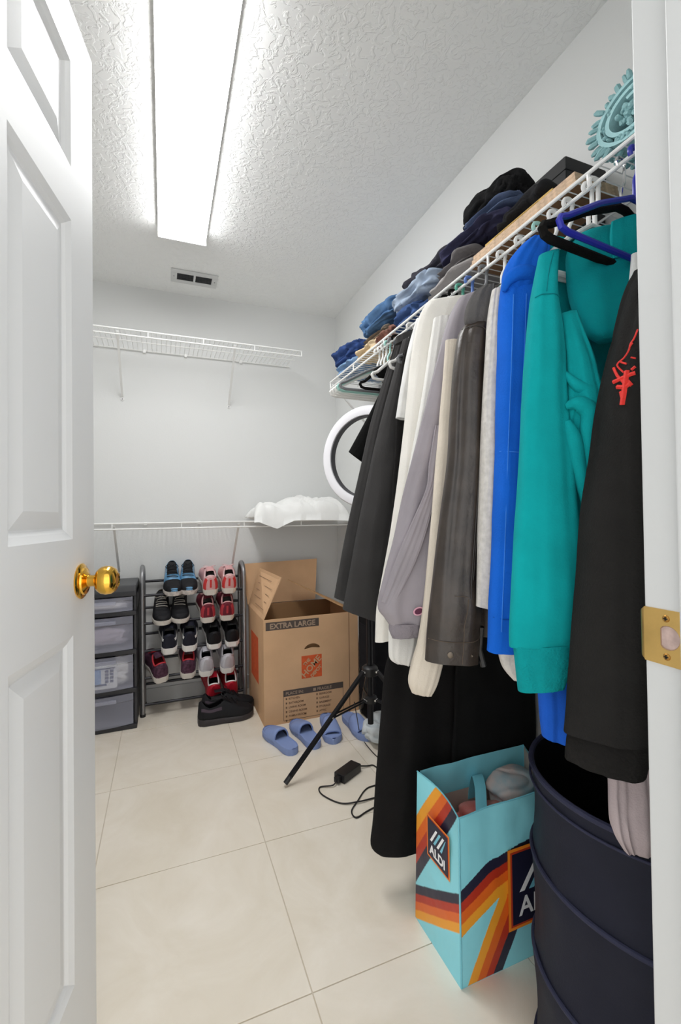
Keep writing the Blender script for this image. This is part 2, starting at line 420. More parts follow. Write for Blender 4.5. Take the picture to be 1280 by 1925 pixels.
# ------------------------------------------------------------------ wire shelves
def wire_shelf(label, wall, a0, a1, dep, zd, lip, braces, bz, step=.0254, clip=()):
    """wall 'B': runs along x on the back wall; 'R': runs along y on the right wall"""
    def P3(a, d, z): return Vector((a, YB-d, z)) if wall == 'B' else Vector((XR-d, a, z))
    t = thing('wire_shelf', label, 'shelf', P3((a0+a1)/2, 0, zd), 'white wire shelves on the closet walls')
    MB().tube([P3(a0, dep, zd), P3(a1, dep, zd)], .0042, 8).obj('front_rail', M_wire, t)
    MB().tube([P3(a0, dep, zd-lip), P3(a1, dep, zd-lip)], .0042, 8).obj('hanging_rail', M_wire, t)
    MB().tube([P3(a0, .012, zd-.004), P3(a1, .012, zd-.004)], .0036, 8).obj('back_rail', M_wire, t)
    MB().tube([P3(a0, dep*.5, zd-.005), P3(a1, dep*.5, zd-.005)], .003, 6).obj('middle_rail', M_wire, t)
    w = MB(); n = int((a1-a0)/step)
    for k in range(n+1):
        a = a0+k*step; w.tube([P3(a, .008, zd), P3(a, dep, zd), P3(a, dep+.001, zd-.002)], .0016, 4)
    w.obj('deck_wires', M_wire, t, kind='stuff')
    for a in [a0+.002, a1-.002]+[a0+(a1-a0)*k/6 for k in range(1, 6)]:
        MB().tube([P3(a, dep, zd), P3(a, dep, zd-lip)], .0034, 6).obj('lip_tie', M_wire, t)
    for a in braces:
        b = MB()
        p0, p1 = P3(a, dep-.004, zd-lip*.4), P3(a, .006, bz); sd = Vector((1, 0, 0)) if wall == 'B' else Vector((0, 1, 0))
        d = (p1-p0).normalized(); u = sd.cross(d)
        b.loft([[p+sd*.006+u*.003, p+sd*.006-u*.003, p-sd*.006-u*.003, p-sd*.006+u*.003] for p in (p0, p1)])
        o = b.obj('support_brace', M_wire, t, smooth=False)
        f = P3(a, 0, bz-.012); w0 = P3(a, .005, bz-.012)
        MB().tube([f, w0], .010, 10).obj('wall_foot', M_wire, o)
        MB().tube([w0, P3(a, .008, bz-.012)], .004, 8).obj('screw', M_steel, o)
    for a in clip:
        c = P3(a, .008, zd-.004); MB().box(c-Vector((.008, .008, .012)), c+Vector((.008, .008, .008)), bevel=.002).obj('wall_clip', M_wire, t)
    return t
wire_shelf('upper white wire shelf along the back wall with nothing on it', 'B', XL+.01, XR-.33, .30, 2.066, .030, (-.218, .385), 1.782, clip=(-.10, .13, .46))
wire_shelf('lower white wire shelf along the back wall behind the shoe rack', 'B', XL+.01, XR-.01, .30, 1.052, .030, (-.24, .395), .772, clip=(-.1, .2))
rs = wire_shelf('white wire shelf along the right wall loaded with folded clothes', 'R', YF+.02, 2.166, .305, 1.764, .032, (2.15, 1.2), 1.45, clip=(.6, 1.0, 1.6))
# moulded end bracket where the right shelf meets its far end
b = MB().box((XR-.03, 2.166, 1.742), (XR, 2.178, 1.776), bevel=.003).obj('end_bracket', M_wire, rs)

# ------------------------------------------------------------------ ring light on a tripod
def ring_light():
    bx, by = .862, 1.86; zc = 1.345
    t = thing('ring_light', 'large white ring light on a black tripod stand behind the hanging clothes', 'lamp', (bx, by, 0))
    n = Vector((-.80, -.60, 0)).normalized(); q = Vector((0, 0, 1)).rotation_difference(n).to_matrix().to_4x4()
    Mx = Matrix.Translation((bx, by, zc)) @ q
    R, r = .232, .183
    MB().lathe([(R-.004, -.014), (R, -.006), (R, .010), (R-.006, .018), ((R+r)/2, .022), (r+.006, .018), (r+.003, .010), (r+.003, -.014)], 72, Mx, cap=False).obj('ring_diffuser', mat('ring_white', 'f4f3f8', .4), t)
    MB().lathe([(r+.003, .014), (r, .013), (r-.002, -.016), (r+.004, -.020), (R-.008, -.020), (R-.004, -.012)], 72, Mx, cap=False).obj('ring_housing', mat('ring_grey', '3d3c41', .5), t)
    MB().tube([(bx, by, .14), (bx, by, .72)], .0135, 14).obj('centre_column', M_blackm, t)
    MB().tube([(bx, by, .72), (bx, by, zc-R+.01)], .0095, 12).obj('extension_pole', M_blackm, t)
    MB().tube([(bx, by, .70), (bx, by, .735)], .019, 14).obj('pole_clamp', M_black, t)
    MB().box((bx-.02, by-.02, zc-R-.03), (bx+.02, by+.02, zc-R+.012), bevel=.004).obj('ring_mount', M_black, t)
    hub = MB().lathe([(.016, .355), (.034, .358), (.036, .366), (.036, .392), (.028, .400), (.0145, .402)], 18, Matrix.Translation((bx, by, 0))).obj('leg_hub', M_black, t)
    col = MB().lathe([(.0145, .232), (.027, .236), (.029, .262), (.0145, .268)], 18, Matrix.Translation((bx, by, 0))).obj('sliding_collar', M_black, t)
    foot = Vector((0.441, 1.773, 0.008)); d0 = Vector((foot.x-bx, foot.y-by, 0)); Ln = d0.length; a0 = math.atan2(d0.y, d0.x)
    for k in range(3):
        a = a0+k*2*math.pi/3; d = Vector((math.cos(a), math.sin(a), 0)); sd = Vector((-d.y, d.x, 0))
        if k == 1: L2 = Ln*.9
        else: L2 = Ln
        h0 = Vector((bx, by, .378))+d*.036; f0 = Vector((bx, by, .010))+d*L2
        leg = MB()
        ax = (f0-h0).normalized(); u = sd.cross(ax)
        leg.loft([[p+sd*.0095+u*.006, p-sd*.0095+u*.006, p-sd*.0095-u*.006, p+sd*.0095-u*.006] for p in (h0, f0-ax*.03)])
        lo = leg.obj('leg', M_blackm, t, smooth=False)
        MB().tube([f0-ax*.035, f0-ax*.004], .0105, 12).obj('rubber_foot', M_black, lo)
        m0 = Vector((bx, by, .25))+d*.028; m1 = h0.lerp(f0, .43)
        for s_ in (-1, 1): MB().tube([m0+sd*.008*s_, m1+sd*.010*s_], .004, 6).obj('strut', M_blackm, lo)
        for p in (h0-ax*.0+sd*.0, m0, m1):
            MB().tube([p-sd*.0125, p+sd*.0125], .0042, 10).obj('rivet', M_chrome, lo)
ring_light()

# ------------------------------------------------------------------ moving box
def moving_box():
    x0, x1, y0, y1, h = .472, 1.0, 2.31, 2.745, .545; th = .006
    t = thing('moving_box', 'open brown cardboard moving box printed EXTRA LARGE on the floor', 'box', ((x0+x1)/2, (y0+y1)/2, 0))
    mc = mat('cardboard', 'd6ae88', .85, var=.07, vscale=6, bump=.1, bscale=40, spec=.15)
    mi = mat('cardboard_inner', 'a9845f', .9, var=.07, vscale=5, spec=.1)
    fb = MB(); hx, hz = (0.734, 2.310, 0.377)[0], (0.734, 2.310, 0.377)[2]
    # front panel with a bean shaped hand hole
    out = [(x0, 0), (x1, 0), (x1, h), (x0, h)]; hole = []
    for k in range(24):
        a = 2*math.pi*k/24; u = .044*sgnpow(math.cos(a), .8); hole.append((hx+u, hz+.011*math.sin(a)+.010-7*u*u))
    bm = bmesh.new()
    def loop(pts, y):
        vs = [bm.verts.new((p[0], y, p[1])) for p in pts]
        return [bm.edges.new((vs[i], vs[(i+1) % len(vs)])) for i in range(len(vs))]
    for y in (y0, y0+th): bmesh.ops.triangle_fill(bm, use_beauty=True, edges=loop(out, y)+loop(hole, y))
    bm.verts.index_update(); fb.add([v.co.copy() for v in bm.verts], [[v.index for v in f.verts] for f in bm.faces]); bm.free()
    for pts in (out, hole): fb.loft([[Vector((a, y, c)) for a, c in pts] for y in (y0, y0+th)], cap=False)
    fb.obj('front_panel', mc, t, smooth=False)
    MB().box((x0, y0+th, 0), (x0+th, y1, h)).obj('side_panel', mc, t, smooth=False)
    MB().box((x1-th, y0+th, 0), (x1, y1, h)).obj('side_panel', mc, t, smooth=False)
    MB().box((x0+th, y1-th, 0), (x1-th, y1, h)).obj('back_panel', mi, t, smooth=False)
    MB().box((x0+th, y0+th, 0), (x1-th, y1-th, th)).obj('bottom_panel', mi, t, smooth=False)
    def flap(name, a, b, c, d, m=mc):
        a, b, c, d = map(Vector, (a, b, c, d)); n = (b-a).cross(d-a)
        return MB().plate([a, b, c, d], n, th*.8).obj(name, m, t, smooth=False)
    flap('flap', (x0-.002, y1+.02, h), (x1-.1, y1+.02, h), (0.923, 2.790, 0.801), (0.444, 2.790, 0.791))
    fl = flap('flap', (x0, y0+.006, h), (x0, y1, h), (0.529, 2.680, 0.775), (0.576, 2.345, 0.756))
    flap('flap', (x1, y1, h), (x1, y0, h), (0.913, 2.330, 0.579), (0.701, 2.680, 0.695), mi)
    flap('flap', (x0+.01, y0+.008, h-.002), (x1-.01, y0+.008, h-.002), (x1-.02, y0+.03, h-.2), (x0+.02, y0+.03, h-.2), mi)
    # carrying lines printed on the leaning flap
    A, B, C, D = Vector((x0, y0+.006, h)), Vector((x0, y1, h)), Vector((0.529, 2.680, 0.775)), Vector((0.576, 2.345, 0.756))
    fn = (B-A).cross(D-A).normalized()
    if fn.x > 0: fn = -fn
    mink = mat('faded_ink', '7d614a', .9)
    ln = MB()
    for k, (a, b) in enumerate(((.12, .62), (.12, .8), (.12, .8), (.12, .8), (.25, .85))):
        s = .18+.16*k
        p, q = A.lerp(D, s).lerp(B.lerp(C, s), a), A.lerp(D, s).lerp(B.lerp(C, s), b); up = (D-A).normalized()*.0012
        for sg in (-1, 1): ln.add([v+fn*sg*.0054 for v in (p-up, q-up, q+up, p+up)], [(0, 1, 2, 3)])
    ln.obj('printed_lines', mink, fl, smooth=False)
    MB().box((x1-.055, y0-.0006, .0), (x1-.052, y0, h)).obj('seam', mat('seam_brown', '6d4c34', .9), t, smooth=False)  # darker brown strip marking the box seam
    # print on the front
    ink = mat('box_ink', '554a44', .85); pale = mat('box_knockout', 'a9917c', .85); orange = mat('box_orange', 'd85a2a', .8, var=.12, vscale=40)
    yf = y0-.0004
    def rect(nm, xa, za, xb, zb, m, y=yf): return MB().box((xa, y-.0003, za), (xb, y, zb)).obj(nm, m, t, smooth=False)
    rect('size_label', .484, .489, .772, .531, ink)
    text_obj('printed_size', 'EXTRA LARGE', .039, (.628, yf-.0004, .4965), (1, 0, 0), (0, 0, 1), pale, t, bold=.0012, align='CENTER')
    ax, az, s = (0.673, 2.310, 0.218)[0], (0.673, 2.310, 0.218)[2], .113
    rect('logo_square', ax, az, ax+s, az+s*1.05, orange)
    c = Vector((ax+s*.5, yf-.0004, az+s*.5)); xd = Vector((1, 0, .95)).normalized(); yd = Vector((-.95, 0, 1)).normalized()
    tan = mat('box_stencil', 'c9a27c', .85)
    for txt, sz, off in (('THE', .024, .031), ('HOME', .047, -.012), ('DEPOT', .024, -.043)):
        text_obj('printed_logo', txt, sz, c+yd*off, xd, yd, tan, t, bold=.0010, align='CENTER')
    tx0, tz0 = (0.573, 2.310, 0.013)[0], (0.573, 2.310, 0.013)[2]; tx1, tz1 = (0.908, 2.310, 0.170)[0], (0.908, 2.310, 0.170)[2]
    rect('table_header', tx0, tz1-.032, tx1, tz1, ink)
    for a in ((tx0, tz0, tx0+.0018, tz1), (tx1-.0018, tz0, tx1, tz1), (tx0, tz0, tx1, tz0+.0018)): rect('table_border', *a, ink)
    text_obj('printed_header', 'PLACE IN:', .022, (tx0+.012, yf-.0004, tz1-.0245), (1, 0, 0), (0, 0, 1), pale, t, bold=.0004)
    text_obj('printed_header', 'FRAGILE', .022, (tx0+.185, yf-.0004, tz1-.0245), (1, 0, 0), (0, 0, 1), pale, t, bold=.0004)
    rect('tick_box', tx0+.163, tz1-.025, tx0+.178, tz1-.010, pale, yf-.0002)
    L1 = ['KITCHEN', 'BATHROOM', 'LIVING ROOM', 'DINING ROOM', 'FAMILY ROOM', 'OFFICE']; L2 = ['BEDROOM', 'GARAGE', 'BASEMENT', 'STORAGE', 'ATTIC']
    for L, xo in ((L1, .012), (L2, .18)):
        for k, w in enumerate(L):
            z = tz1-.05-k*.0225
            rect('tick_box', tx0+xo, z, tx0+xo+.008, z+.010, mink)
            text_obj('printed_room', w, .0145, (tx0+xo+.016, yf-.0001, z), (1, 0, 0), (0, 0, 1), mink, t, bold=.0003)
    MB().box((x0-.0006, 2.45, .17), (x0-.0003, 2.66, .42)).obj('side_logo', orange, t, smooth=False)
moving_box()
def bottle():
    t = thing('plastic_bottle', 'clear plastic bottle with white cap inside the cardboard box', 'bottle', (.60, 2.42, .011))
    M = Matrix.Translation((.60, 2.42, .011))
    MB().lathe([(.001, 0), (.034, .001), (.038, .01), (.038, .34), (.034, .37), (.016, .42), (.014, .45)], 20, M).obj('body', mat('pet_plastic', 'dfe3e6', .15, trans=.7), t)
    MB().lathe([(.017, .445), (.018, .448), (.018, .475), (.016, .478), (.0001, .478)], 20, M).obj('cap', M_whitepl, t)
bottle()

# ------------------------------------------------------------------ shoe rack
RX0, RX1, RYF, RYB = -.113, .437, 2.69, 2.858
RISE = .056
TIER = [.655, .502, .352, .205, .062]
def shoe_rack():
    t = thing('shoe_rack', 'grey metal tube shoe rack of slanted bars against the back wall', 'rack', ((RX0+RX1)/2, RYF, 0))
    for x in (RX0, RX1):
        pts = [(x, RYF, .004), (x, RYF, .72)]+[(x, (RYF+RYB)/2-math.cos(a)*(RYB-RYF)/2, .72+math.sin(a)*(RYB-RYF)/2) for a in [math.pi*k/10 for k in range(1, 10)]]+[(x, RYB, .72), (x, RYB, .004)]
        f = MB().tube(pts, .0125, 12).obj('side_frame', M_steel, t)
        for y in (RYF, RYB): MB().tube([(x, y, 0), (x, y, .014)], .0145, 12).obj('foot_cap', M_black, f)
    mb = mat('dark_bar', '2e2e32', .35, .6)
    for z in TIER:
        MB().tube([(RX0, RYF, z), (RX1, RYF, z)], .0075, 10).obj('bar', mb, t)
        MB().tube([(RX0, RYB, z+RISE), (RX1, RYB, z+RISE)], .0075, 10).obj('bar', mb, t)
shoe_rack()

# ------------------------------------------------------------------ shoes (local: heel at the origin, toe along +y)
SL = .272
def sole_w(s): # half width, outer and inner blend
    pts = [(0, .020), (.03, .032), (.10, .040), (.25, .041), (.42, .040), (.6, .047), (.75, .051), (.87, .045), (.95, .031), (.985, .017), (1, .004)]
    for (a, wa), (b, wb) in zip(pts, pts[1:]):
        if s <= b: u = (s-a)/(b-a); u = u*u*(3-2*u) if b < .9 else u; return wa+(wb-wa)*u
    return .004
def sole_cx(s): return .006*math.sin(math.pi*s)*1
def top_h(s, coll):
    pts = [(0, coll*.93), (.06, coll), (.2, coll*.82), (.36, coll*.95), (.45, coll*1.05), (.6, coll*.82), (.75, coll*.56), (.9, coll*.40), (.97, coll*.24), (1, .004)]
    for (a, wa), (b, wb) in zip(pts, pts[1:]):
        if s <= b: u = (s-a)/(b-a); return wa+(wb-wa)*(u*u*(3-2*u))
    return .004
def make_shoe(label, up, sole, lace, lining, toe=None, heeltab=None, stripe=None, coll=.080, sth=.030, group=None, side=1, collar=None):
    t = thing('sneaker', label, 'shoe', (0, 0, 0), group)
    NS = 44
    def rz(s): return .010*max(0, (s-.75)/.25)**2   # toe spring
    def outline(sc, z):
        ring = []
        ss = [.5-.5*math.cos(math.pi*k/NS) for k in range(NS+1)]
        for s in ss: ring.append(Vector((side*(sole_cx(s)+sole_w(s)*sc), s*SL, z+rz(s))))
        for s in reversed(ss): ring.append(Vector((side*(sole_cx(s)-sole_w(s)*sc), s*SL, z+rz(s))))
        return ring
    def hz(sc, z, extra):
        r = outline(sc, z)
        for p in r: p.z += extra*(1-p.y/SL)
        return r
    MB().loft([outline(.94, 0), outline(1.0, .004), hz(1.03, sth*.45, .003), hz(1.02, sth*.8, .006), hz(.98, sth*.9, .007)]).obj('sole', sole, t, local=True, auto=50)
    # upper: arches along the shoe, opened at the collar
    NA = 44; v = []; f = []; idx = {}
    op0, op1 = .055, .44
    ss = [.5-.5*math.cos(math.pi*(k+.15)/(NS+.3)) for k in range(NS+1)]
    def arch(s, a, sh=0):
        w = sole_w(s)*.97-sh; H = top_h(s, coll)-sh; c = math.cos(a); sn = math.sin(a)
        x = w*sgnpow(c, .62); z = H*abs(sn)**.72
        if s < .5: x *= 1-.28*(abs(sn)**2)*(1-s)
        lean = .006*max(0, 1-s/.15)*(z/coll)
        return Vector((side*(sole_cx(s)+x), s*SL+lean, sth*.86+.006*(1-s)+rz(s)+z))
    oc, oh = (op0+op1)/2, (op1-op0)/2
    opening = lambda s, k: (abs(s-oc)/oh)**2.6+(abs(k/NA-.5)/.25)**2.6 < 1
    for i, s in enumerate(ss):
        for k in range(NA+1): v.append(arch(s, math.pi*k/NA))
    f.append(tuple(range(NA+1)))
    for i in range(NS):
        for k in range(NA):
            sm = (ss[i]+ss[i+1])/2; km = k+.5
            if opening(sm, km): continue
            q = (i*(NA+1)+k, i*(NA+1)+k+1, (i+1)*(NA+1)+k+1, (i+1)*(NA+1)+k); f.append(q)
    mb = MB(); mb.add(v, f); u = mb.obj('upper', up, t, local=True, auto=80)
    u.data.materials.append(lining)
    md = u.modifiers.new('thickness', 'SOLIDIFY'); md.thickness = .005; md.offset = -1; md.material_offset = 1; md.material_offset_rim = 1 if collar is None else 0
    # insole
    MB().loft([[Vector((side*(sole_cx(s)+sg*sole_w(s)*.8), s*SL, sth+.004)) for sg in (-1, 1)] for s in (.05, .2, .35, .5, .65)], cap=False, closed=False).obj('insole', lining, t, local=True)
    def patch(name, m, s0, s1, k0, k1, lift):
        g = []; A = 8; B = 10
        for i in range(A+1):
            s = s0+(s1-s0)*i/A; g.append([arch(s, math.pi*(k0+(k1-k0)*j/B), -lift) for j in range(B+1)])
        MB().loft(g, cap=False, closed=False).obj(name, m, t, local=True, auto=80)
    if toe: patch('toe_cap', toe, .72, .985, .0, 1.0, .0016)
    if heeltab: 
        patch('heel_tab', heeltab, .012, .10, .0, .26, .0016); patch('heel_tab', heeltab, .012, .10, .74, 1.0, .0016)
        g = [[Vector((side*sole_cx(0)+x*.021, .004+abs(x)**2*.012-.0045+.006*h, sth+.010+coll*h)) for x in (-1, -.6, -.2, .2, .6, 1)] for h in (.08, .3, .5, .66)]
        MB().loft(g, cap=False, closed=False).obj('heel_tab', heeltab, t, local=True)
    if stripe:
        patch('side_stripe', stripe, .04, .40, .12, .19, .0016); patch('side_stripe', stripe, .04, .40, .81, .88, .0016)
    if collar:
        ring = [arch(oc+oh*sgnpow(math.cos(2*math.pi*k/28), .77), math.pi*(.5+.25*sgnpow(math.sin(2*math.pi*k/28), .77))) for k in range(28)]
        MB().tube(spline(ring, 2, loop=True), .0042, 6, loop=True).obj('collar', collar, t, local=True)
    # tongue and laces
    g = []
    for i in range(7):
        s = .30+.30*i/6; top = .018*(1-i/6)
        g.append([arch(max(s, op1+.01) if False else s, math.pi*(.36+.28*j/6), -.001)+Vector((0, -.02*(1-i/6), top)) for j in range(7)])
    MB().loft(g, cap=False, closed=False).obj('tongue', up if toe is None else lining, t, local=True)
    for k in range(5):
        s = .44+.055*k; a0, a1 = (.36, .64) if k % 2 == 0 else (.64, .36)
        MB().tube([arch(s, math.pi*(a0+(a1-a0)*j/6), -.004)+Vector((0, .009*(j/6), 0)) for j in range(7)], .0023, 5).obj('lace', lace, t, local=True)
    c = arch(.43, math.pi*.5, -.008)
    for sg in (-1, 1):
        MB().tube(spline([c, c+Vector((.018*sg, -.004, .010)), c+Vector((.034*sg, .012, .002)), c+Vector((.022*sg, .014, -.002)), c], 5), .0018, 5).obj('lace_loop', lace, t, local=True)
    return t
def copy_thing(o, label):
    c = o.copy(); COL.objects.link(c); c['label'] = label
    for ch in o.children:
        d = ch.copy(); COL.objects.link(d); d.parent = c
        for g2 in ch.children:
            e = g2.copy(); COL.objects.link(e); e.parent = d
    return c
SLANT = math.atan2(RISE, RYB-RYF)
def on_rack(o, x, tier, toe_front=False, yaw=0, dy=0):
    z0 = TIER[tier]+.0095/math.cos(SLANT)
    yh = 2.622+dy; zh = z0-(RYF-yh)*math.tan(SLANT)
    if toe_front:
        R = Matrix.Rotation(-SLANT+math.pi*0, 4, 'X')
        yt = yh; zt = zh
        Mx = Matrix.Translation((x, yt, zt)) @ Matrix.Rotation(SLANT, 4, 'X') @ Matrix.Translation((0, SL, 0)) @ Matrix.Rotation(math.pi+yaw, 4, 'Z')
    else:
        Mx = Matrix.Translation((x, yh, zh)) @ Matrix.Rotation(SLANT, 4, 'X') @ Matrix.Rotation(yaw, 4, 'Z')
    o.matrix_world = Mx
def sm(name, c, rough=.7, **k): return mat('shoe_'+name, c, rough, spec=.3, **k)
W, WW = sm('offwhite', 'dcd6cf'), sm('white', 'f1f0ee')
blk, nvy, red = sm('black', '17171b', bump=.2, bscale=200), sm('navy', '20222f', bump=.3, bscale=180), sm('red', 'a52632')
pink, gry = sm('pink', 'd9a7a8'), sm('silver', 'c3c2ca')
pairs = [
 # tier, label, args, x positions, toe_front
 (0, 'blue and black running shoe with speckled sole, toe to the front', dict(up=sm('sky', '5f93bb', .35, var=.35, vscale=30), sole=sm('speckle', 'd5cdc8', var=.25, vscale=80), lace=blk, lining=blk, toe=blk), ((0.043, 2.620, 0.684)[0], (0.134, 2.620, 0.683)[0]), True),
 (0, 'pink and white sneaker with bright red heel band on the top tier', dict(up=pink, sole=W, lace=sm('palelace', 'e8cfd0'), lining=sm('maroonlining', '3a1d22'), heeltab=sm('redband', 'c9393a'), collar=sm('pinkcollar', 'e7c3c4')), ((0.241, 2.620, 0.669)[0], (0.343, 2.620, 0.668)[0]), False),
 (1, 'black sneaker with grey loose laces and white toe rim', dict(up=blk, sole=W, lace=sm('greylace', 'a8a39b'), lining=sm('olive', '4a4436'), coll=.068), ((-0.014, 2.620, 0.531)[0], (0.089, 2.620, 0.530)[0]), True),
 (1, 'dark red and white sneaker with red heel band on the second tier', dict(up=sm('maroon', '6e2433'), sole=W, lace=pink, lining=blk, heeltab=sm('redband2', 'b43a44'), collar=pink), ((0.226, 2.620, 0.522)[0], (0.330, 2.620, 0.525)[0]), False),
 (2, 'navy mesh sneaker with thick white sole and white side stripe', dict(up=nvy, sole=WW, lace=nvy, lining=sm('navylining', '181a26'), stripe=WW, sth=.034), ((0.022, 2.620, 0.370)[0], (0.126, 2.620, 0.375)[0]), False),
 (2, 'plain black slip on sneaker with white heel sole', dict(up=blk, sole=WW, lace=blk, lining=blk, coll=.072, sth=.028), ((0.259, 2.620, 0.365)[0], (0.358, 2.620, 0.359)[0]), False),
 (3, 'purple and red knit sneaker with red lining and cream sole', dict(up=sm('plum', '5a3a4e', var=.5, vscale=60), sole=W, lace=red, lining=sm('brightred', 'b3262e'), collar=sm('redcollar', 'c63a44')), ((-0.013, 2.620, 0.220)[0], (0.117, 2.620, 0.231)[0]), False),
 (3, 'silver grey running shoe with dark lining and white sole', dict(up=gry, sole=WW, lace=WW, lining=blk, collar=gry, coll=.082), ((0.215, 2.620, 0.199)[0], (0.330, 2.620, 0.207)[0]), False),
 (4, 'red sneaker with white piping on the lowest tier', dict(up=sm('cherry', 'b01c2e', .45), sole=sm('cherrysole', 'a82030', .5), lace=WW, lining=sm('darkredlining', '2a1416'), collar=WW, sth=.02), ((0.254, 2.620, 0.093)[0], (0.347, 2.620, 0.091)[0]), False),
]
for tier, lab, kw, xs, tf in pairs:
    a = make_shoe('left '+lab, group=None, **kw); on_rack(a, xs[0], tier, tf, yaw=(.30 if 'purple' in lab else 0.03))
    b2 = copy_thing(a, 'right '+lab); on_rack(b2, xs[1], tier, tf, yaw=-.02, dy=.004)
    a['group'] = b2['group'] = 'sneakers on the shoe rack'
def floor_shoes():
    a = make_shoe('black running shoe lying on the floor in front of the shoe rack', blk, sm('blacksole', '3a3638', .5), blk, blk, stripe=sm('purplegrey', '4b3f4a'), coll=.082, sth=.028)
    a.matrix_world = Matrix.Translation((.158, 2.475, 0)) @ Matrix.Rotation(math.radians(-88), 4, 'Z') @ Matrix.Scale(1.07, 4)
    c = copy_thing(a, 'second black running shoe on the floor, half hidden behind the first')
    c.matrix_world = Matrix.Translation((.185, 2.575, 0)) @ Matrix.Rotation(math.radians(-86), 4, 'Z') @ Matrix.Scale(1.05, 4)
    a['group'] = c['group'] = 'black running shoes on the floor'
floor_shoes()

# ------------------------------------------------------------------ storage drawers
def drawers():
    x1, x0, yf, yb = -.135, -.50, 2.57, 2.872; H = .735
    t = thing('drawer_tower', 'black plastic storage tower with four clear drawers beside the shoe rack', 'drawers', ((x0+x1)/2, yf, 0))
    mb = mat('tower_black', '2b2b2f', .45); clear = mat('clear_drawer', 'b9bbcc', .25, alpha=.42, spec=.5)
    MB().box((x0, yf-.004, H-.045), (x1, yb, H), bevel=.008).obj('top', mat('tower_top', '4a4b4e', .45), t)
    zz = [.02, .195, .39, .592, .69]
    for z in (.0, .185, .382, .58, .678): MB().box((x0, yf-.012, z), (x1, yb, z+.022), bevel=.003).obj('shelf', mb, t)
    for x in (x0, x1-.014): MB().box((x, yf+.004, 0), (x+.014, yb, H-.02), bevel=.003).obj('side_frame', mb, t)
    MB().box((x0, yb-.006, 0), (x1, yb, H-.02)).obj('back', mb, t)
    for z0, z1 in ((.024, .183), (.209, .380), (.406, .578), (.604, .676)):
        d = MB(); a, b, c = x0+.018, x1-.018, .003
        def bow(x): u = (x-(a+b)/2)/((b-a)/2); return -.022*(1-u*u)
        ring = lambda z, i: [Vector((a+(b-a)*k/12, yf-.002+bow(a+(b-a)*k/12)+i, z)) for k in range(13)]
        d.loft([ring(z0, 0), ring(z0+(z1-z0)*.75, 0), ring(z0+(z1-z0)*.78, -.006), ring(z1, -.008)], cap=False, closed=False)
        d.box((a, yf+.0, z0), (a+c, yb-.02, z1)).box((b-c, yf, z0), (b, yb-.02, z1)).box((a, yf-.0, z0), (b, yb-.02, z0+c)).box((a, yb-.023, z0), (b, yb-.02, z1))
        o = d.obj('drawer', clear, t)
        MB().box(((a+b)/2-.06, yf-.042, z1-.034), ((a+b)/2+.09, yf-.026, z1-.016), bevel=.004).obj('handle', clear, o)
    return zz
drawers()
folded('folded_cloth', 'white folded cloths seen through the thin top drawer', 'cloth', (-.47, 2.575, .609), (-.17, 2.82, .655), fabric('drawer_cloth', 'e8e6ea'), seed=4)
folded('folded_cloth', 'pale lilac garment crumpled in the second clear drawer', 'cloth', (-.47, 2.575, .414), (-.17, 2.83, .53), fabric('lilac_cloth', 'cfc4d2'), seed=9, amp=.02)
folded('plastic_bag', 'white crumpled plastic bag in the third clear drawer', 'bag', (-.255, 2.575, .214), (-.165, 2.83, .355), mat('bag_white', 'f3f3f3', .35), seed=12, amp=.02)
def packet():
    t = thing('printed_packet', 'white and blue printed packet in the third clear drawer', 'packet', (-.33, 2.60, .216))
    MB().box((-.42, 2.567, .216), (-.225, 2.592, .335), bevel=.006).obj('packet', mat('packet_white', 'eef1f6', .4), t)
    bl = mat('packet_blue', '8fb4e6', .5); dk = mat('packet_navy', '22366b', .5)
    def r(a, z0, b, z1, m): MB().box((a, 2.5658, z0), (b, 2.5666, z1)).obj('print_block', m, t, smooth=False)
    r(-.42, .235, -.30, .318, bl); r(-.42, .318, -.235, .323, dk); r(-.33, .236, -.275, .245, dk)
    for i in range(2):
        for k in range(4): r(-.282+i*.022, .25+k*.017, -.266+i*.022, .262+k*.017, dk)
packet()

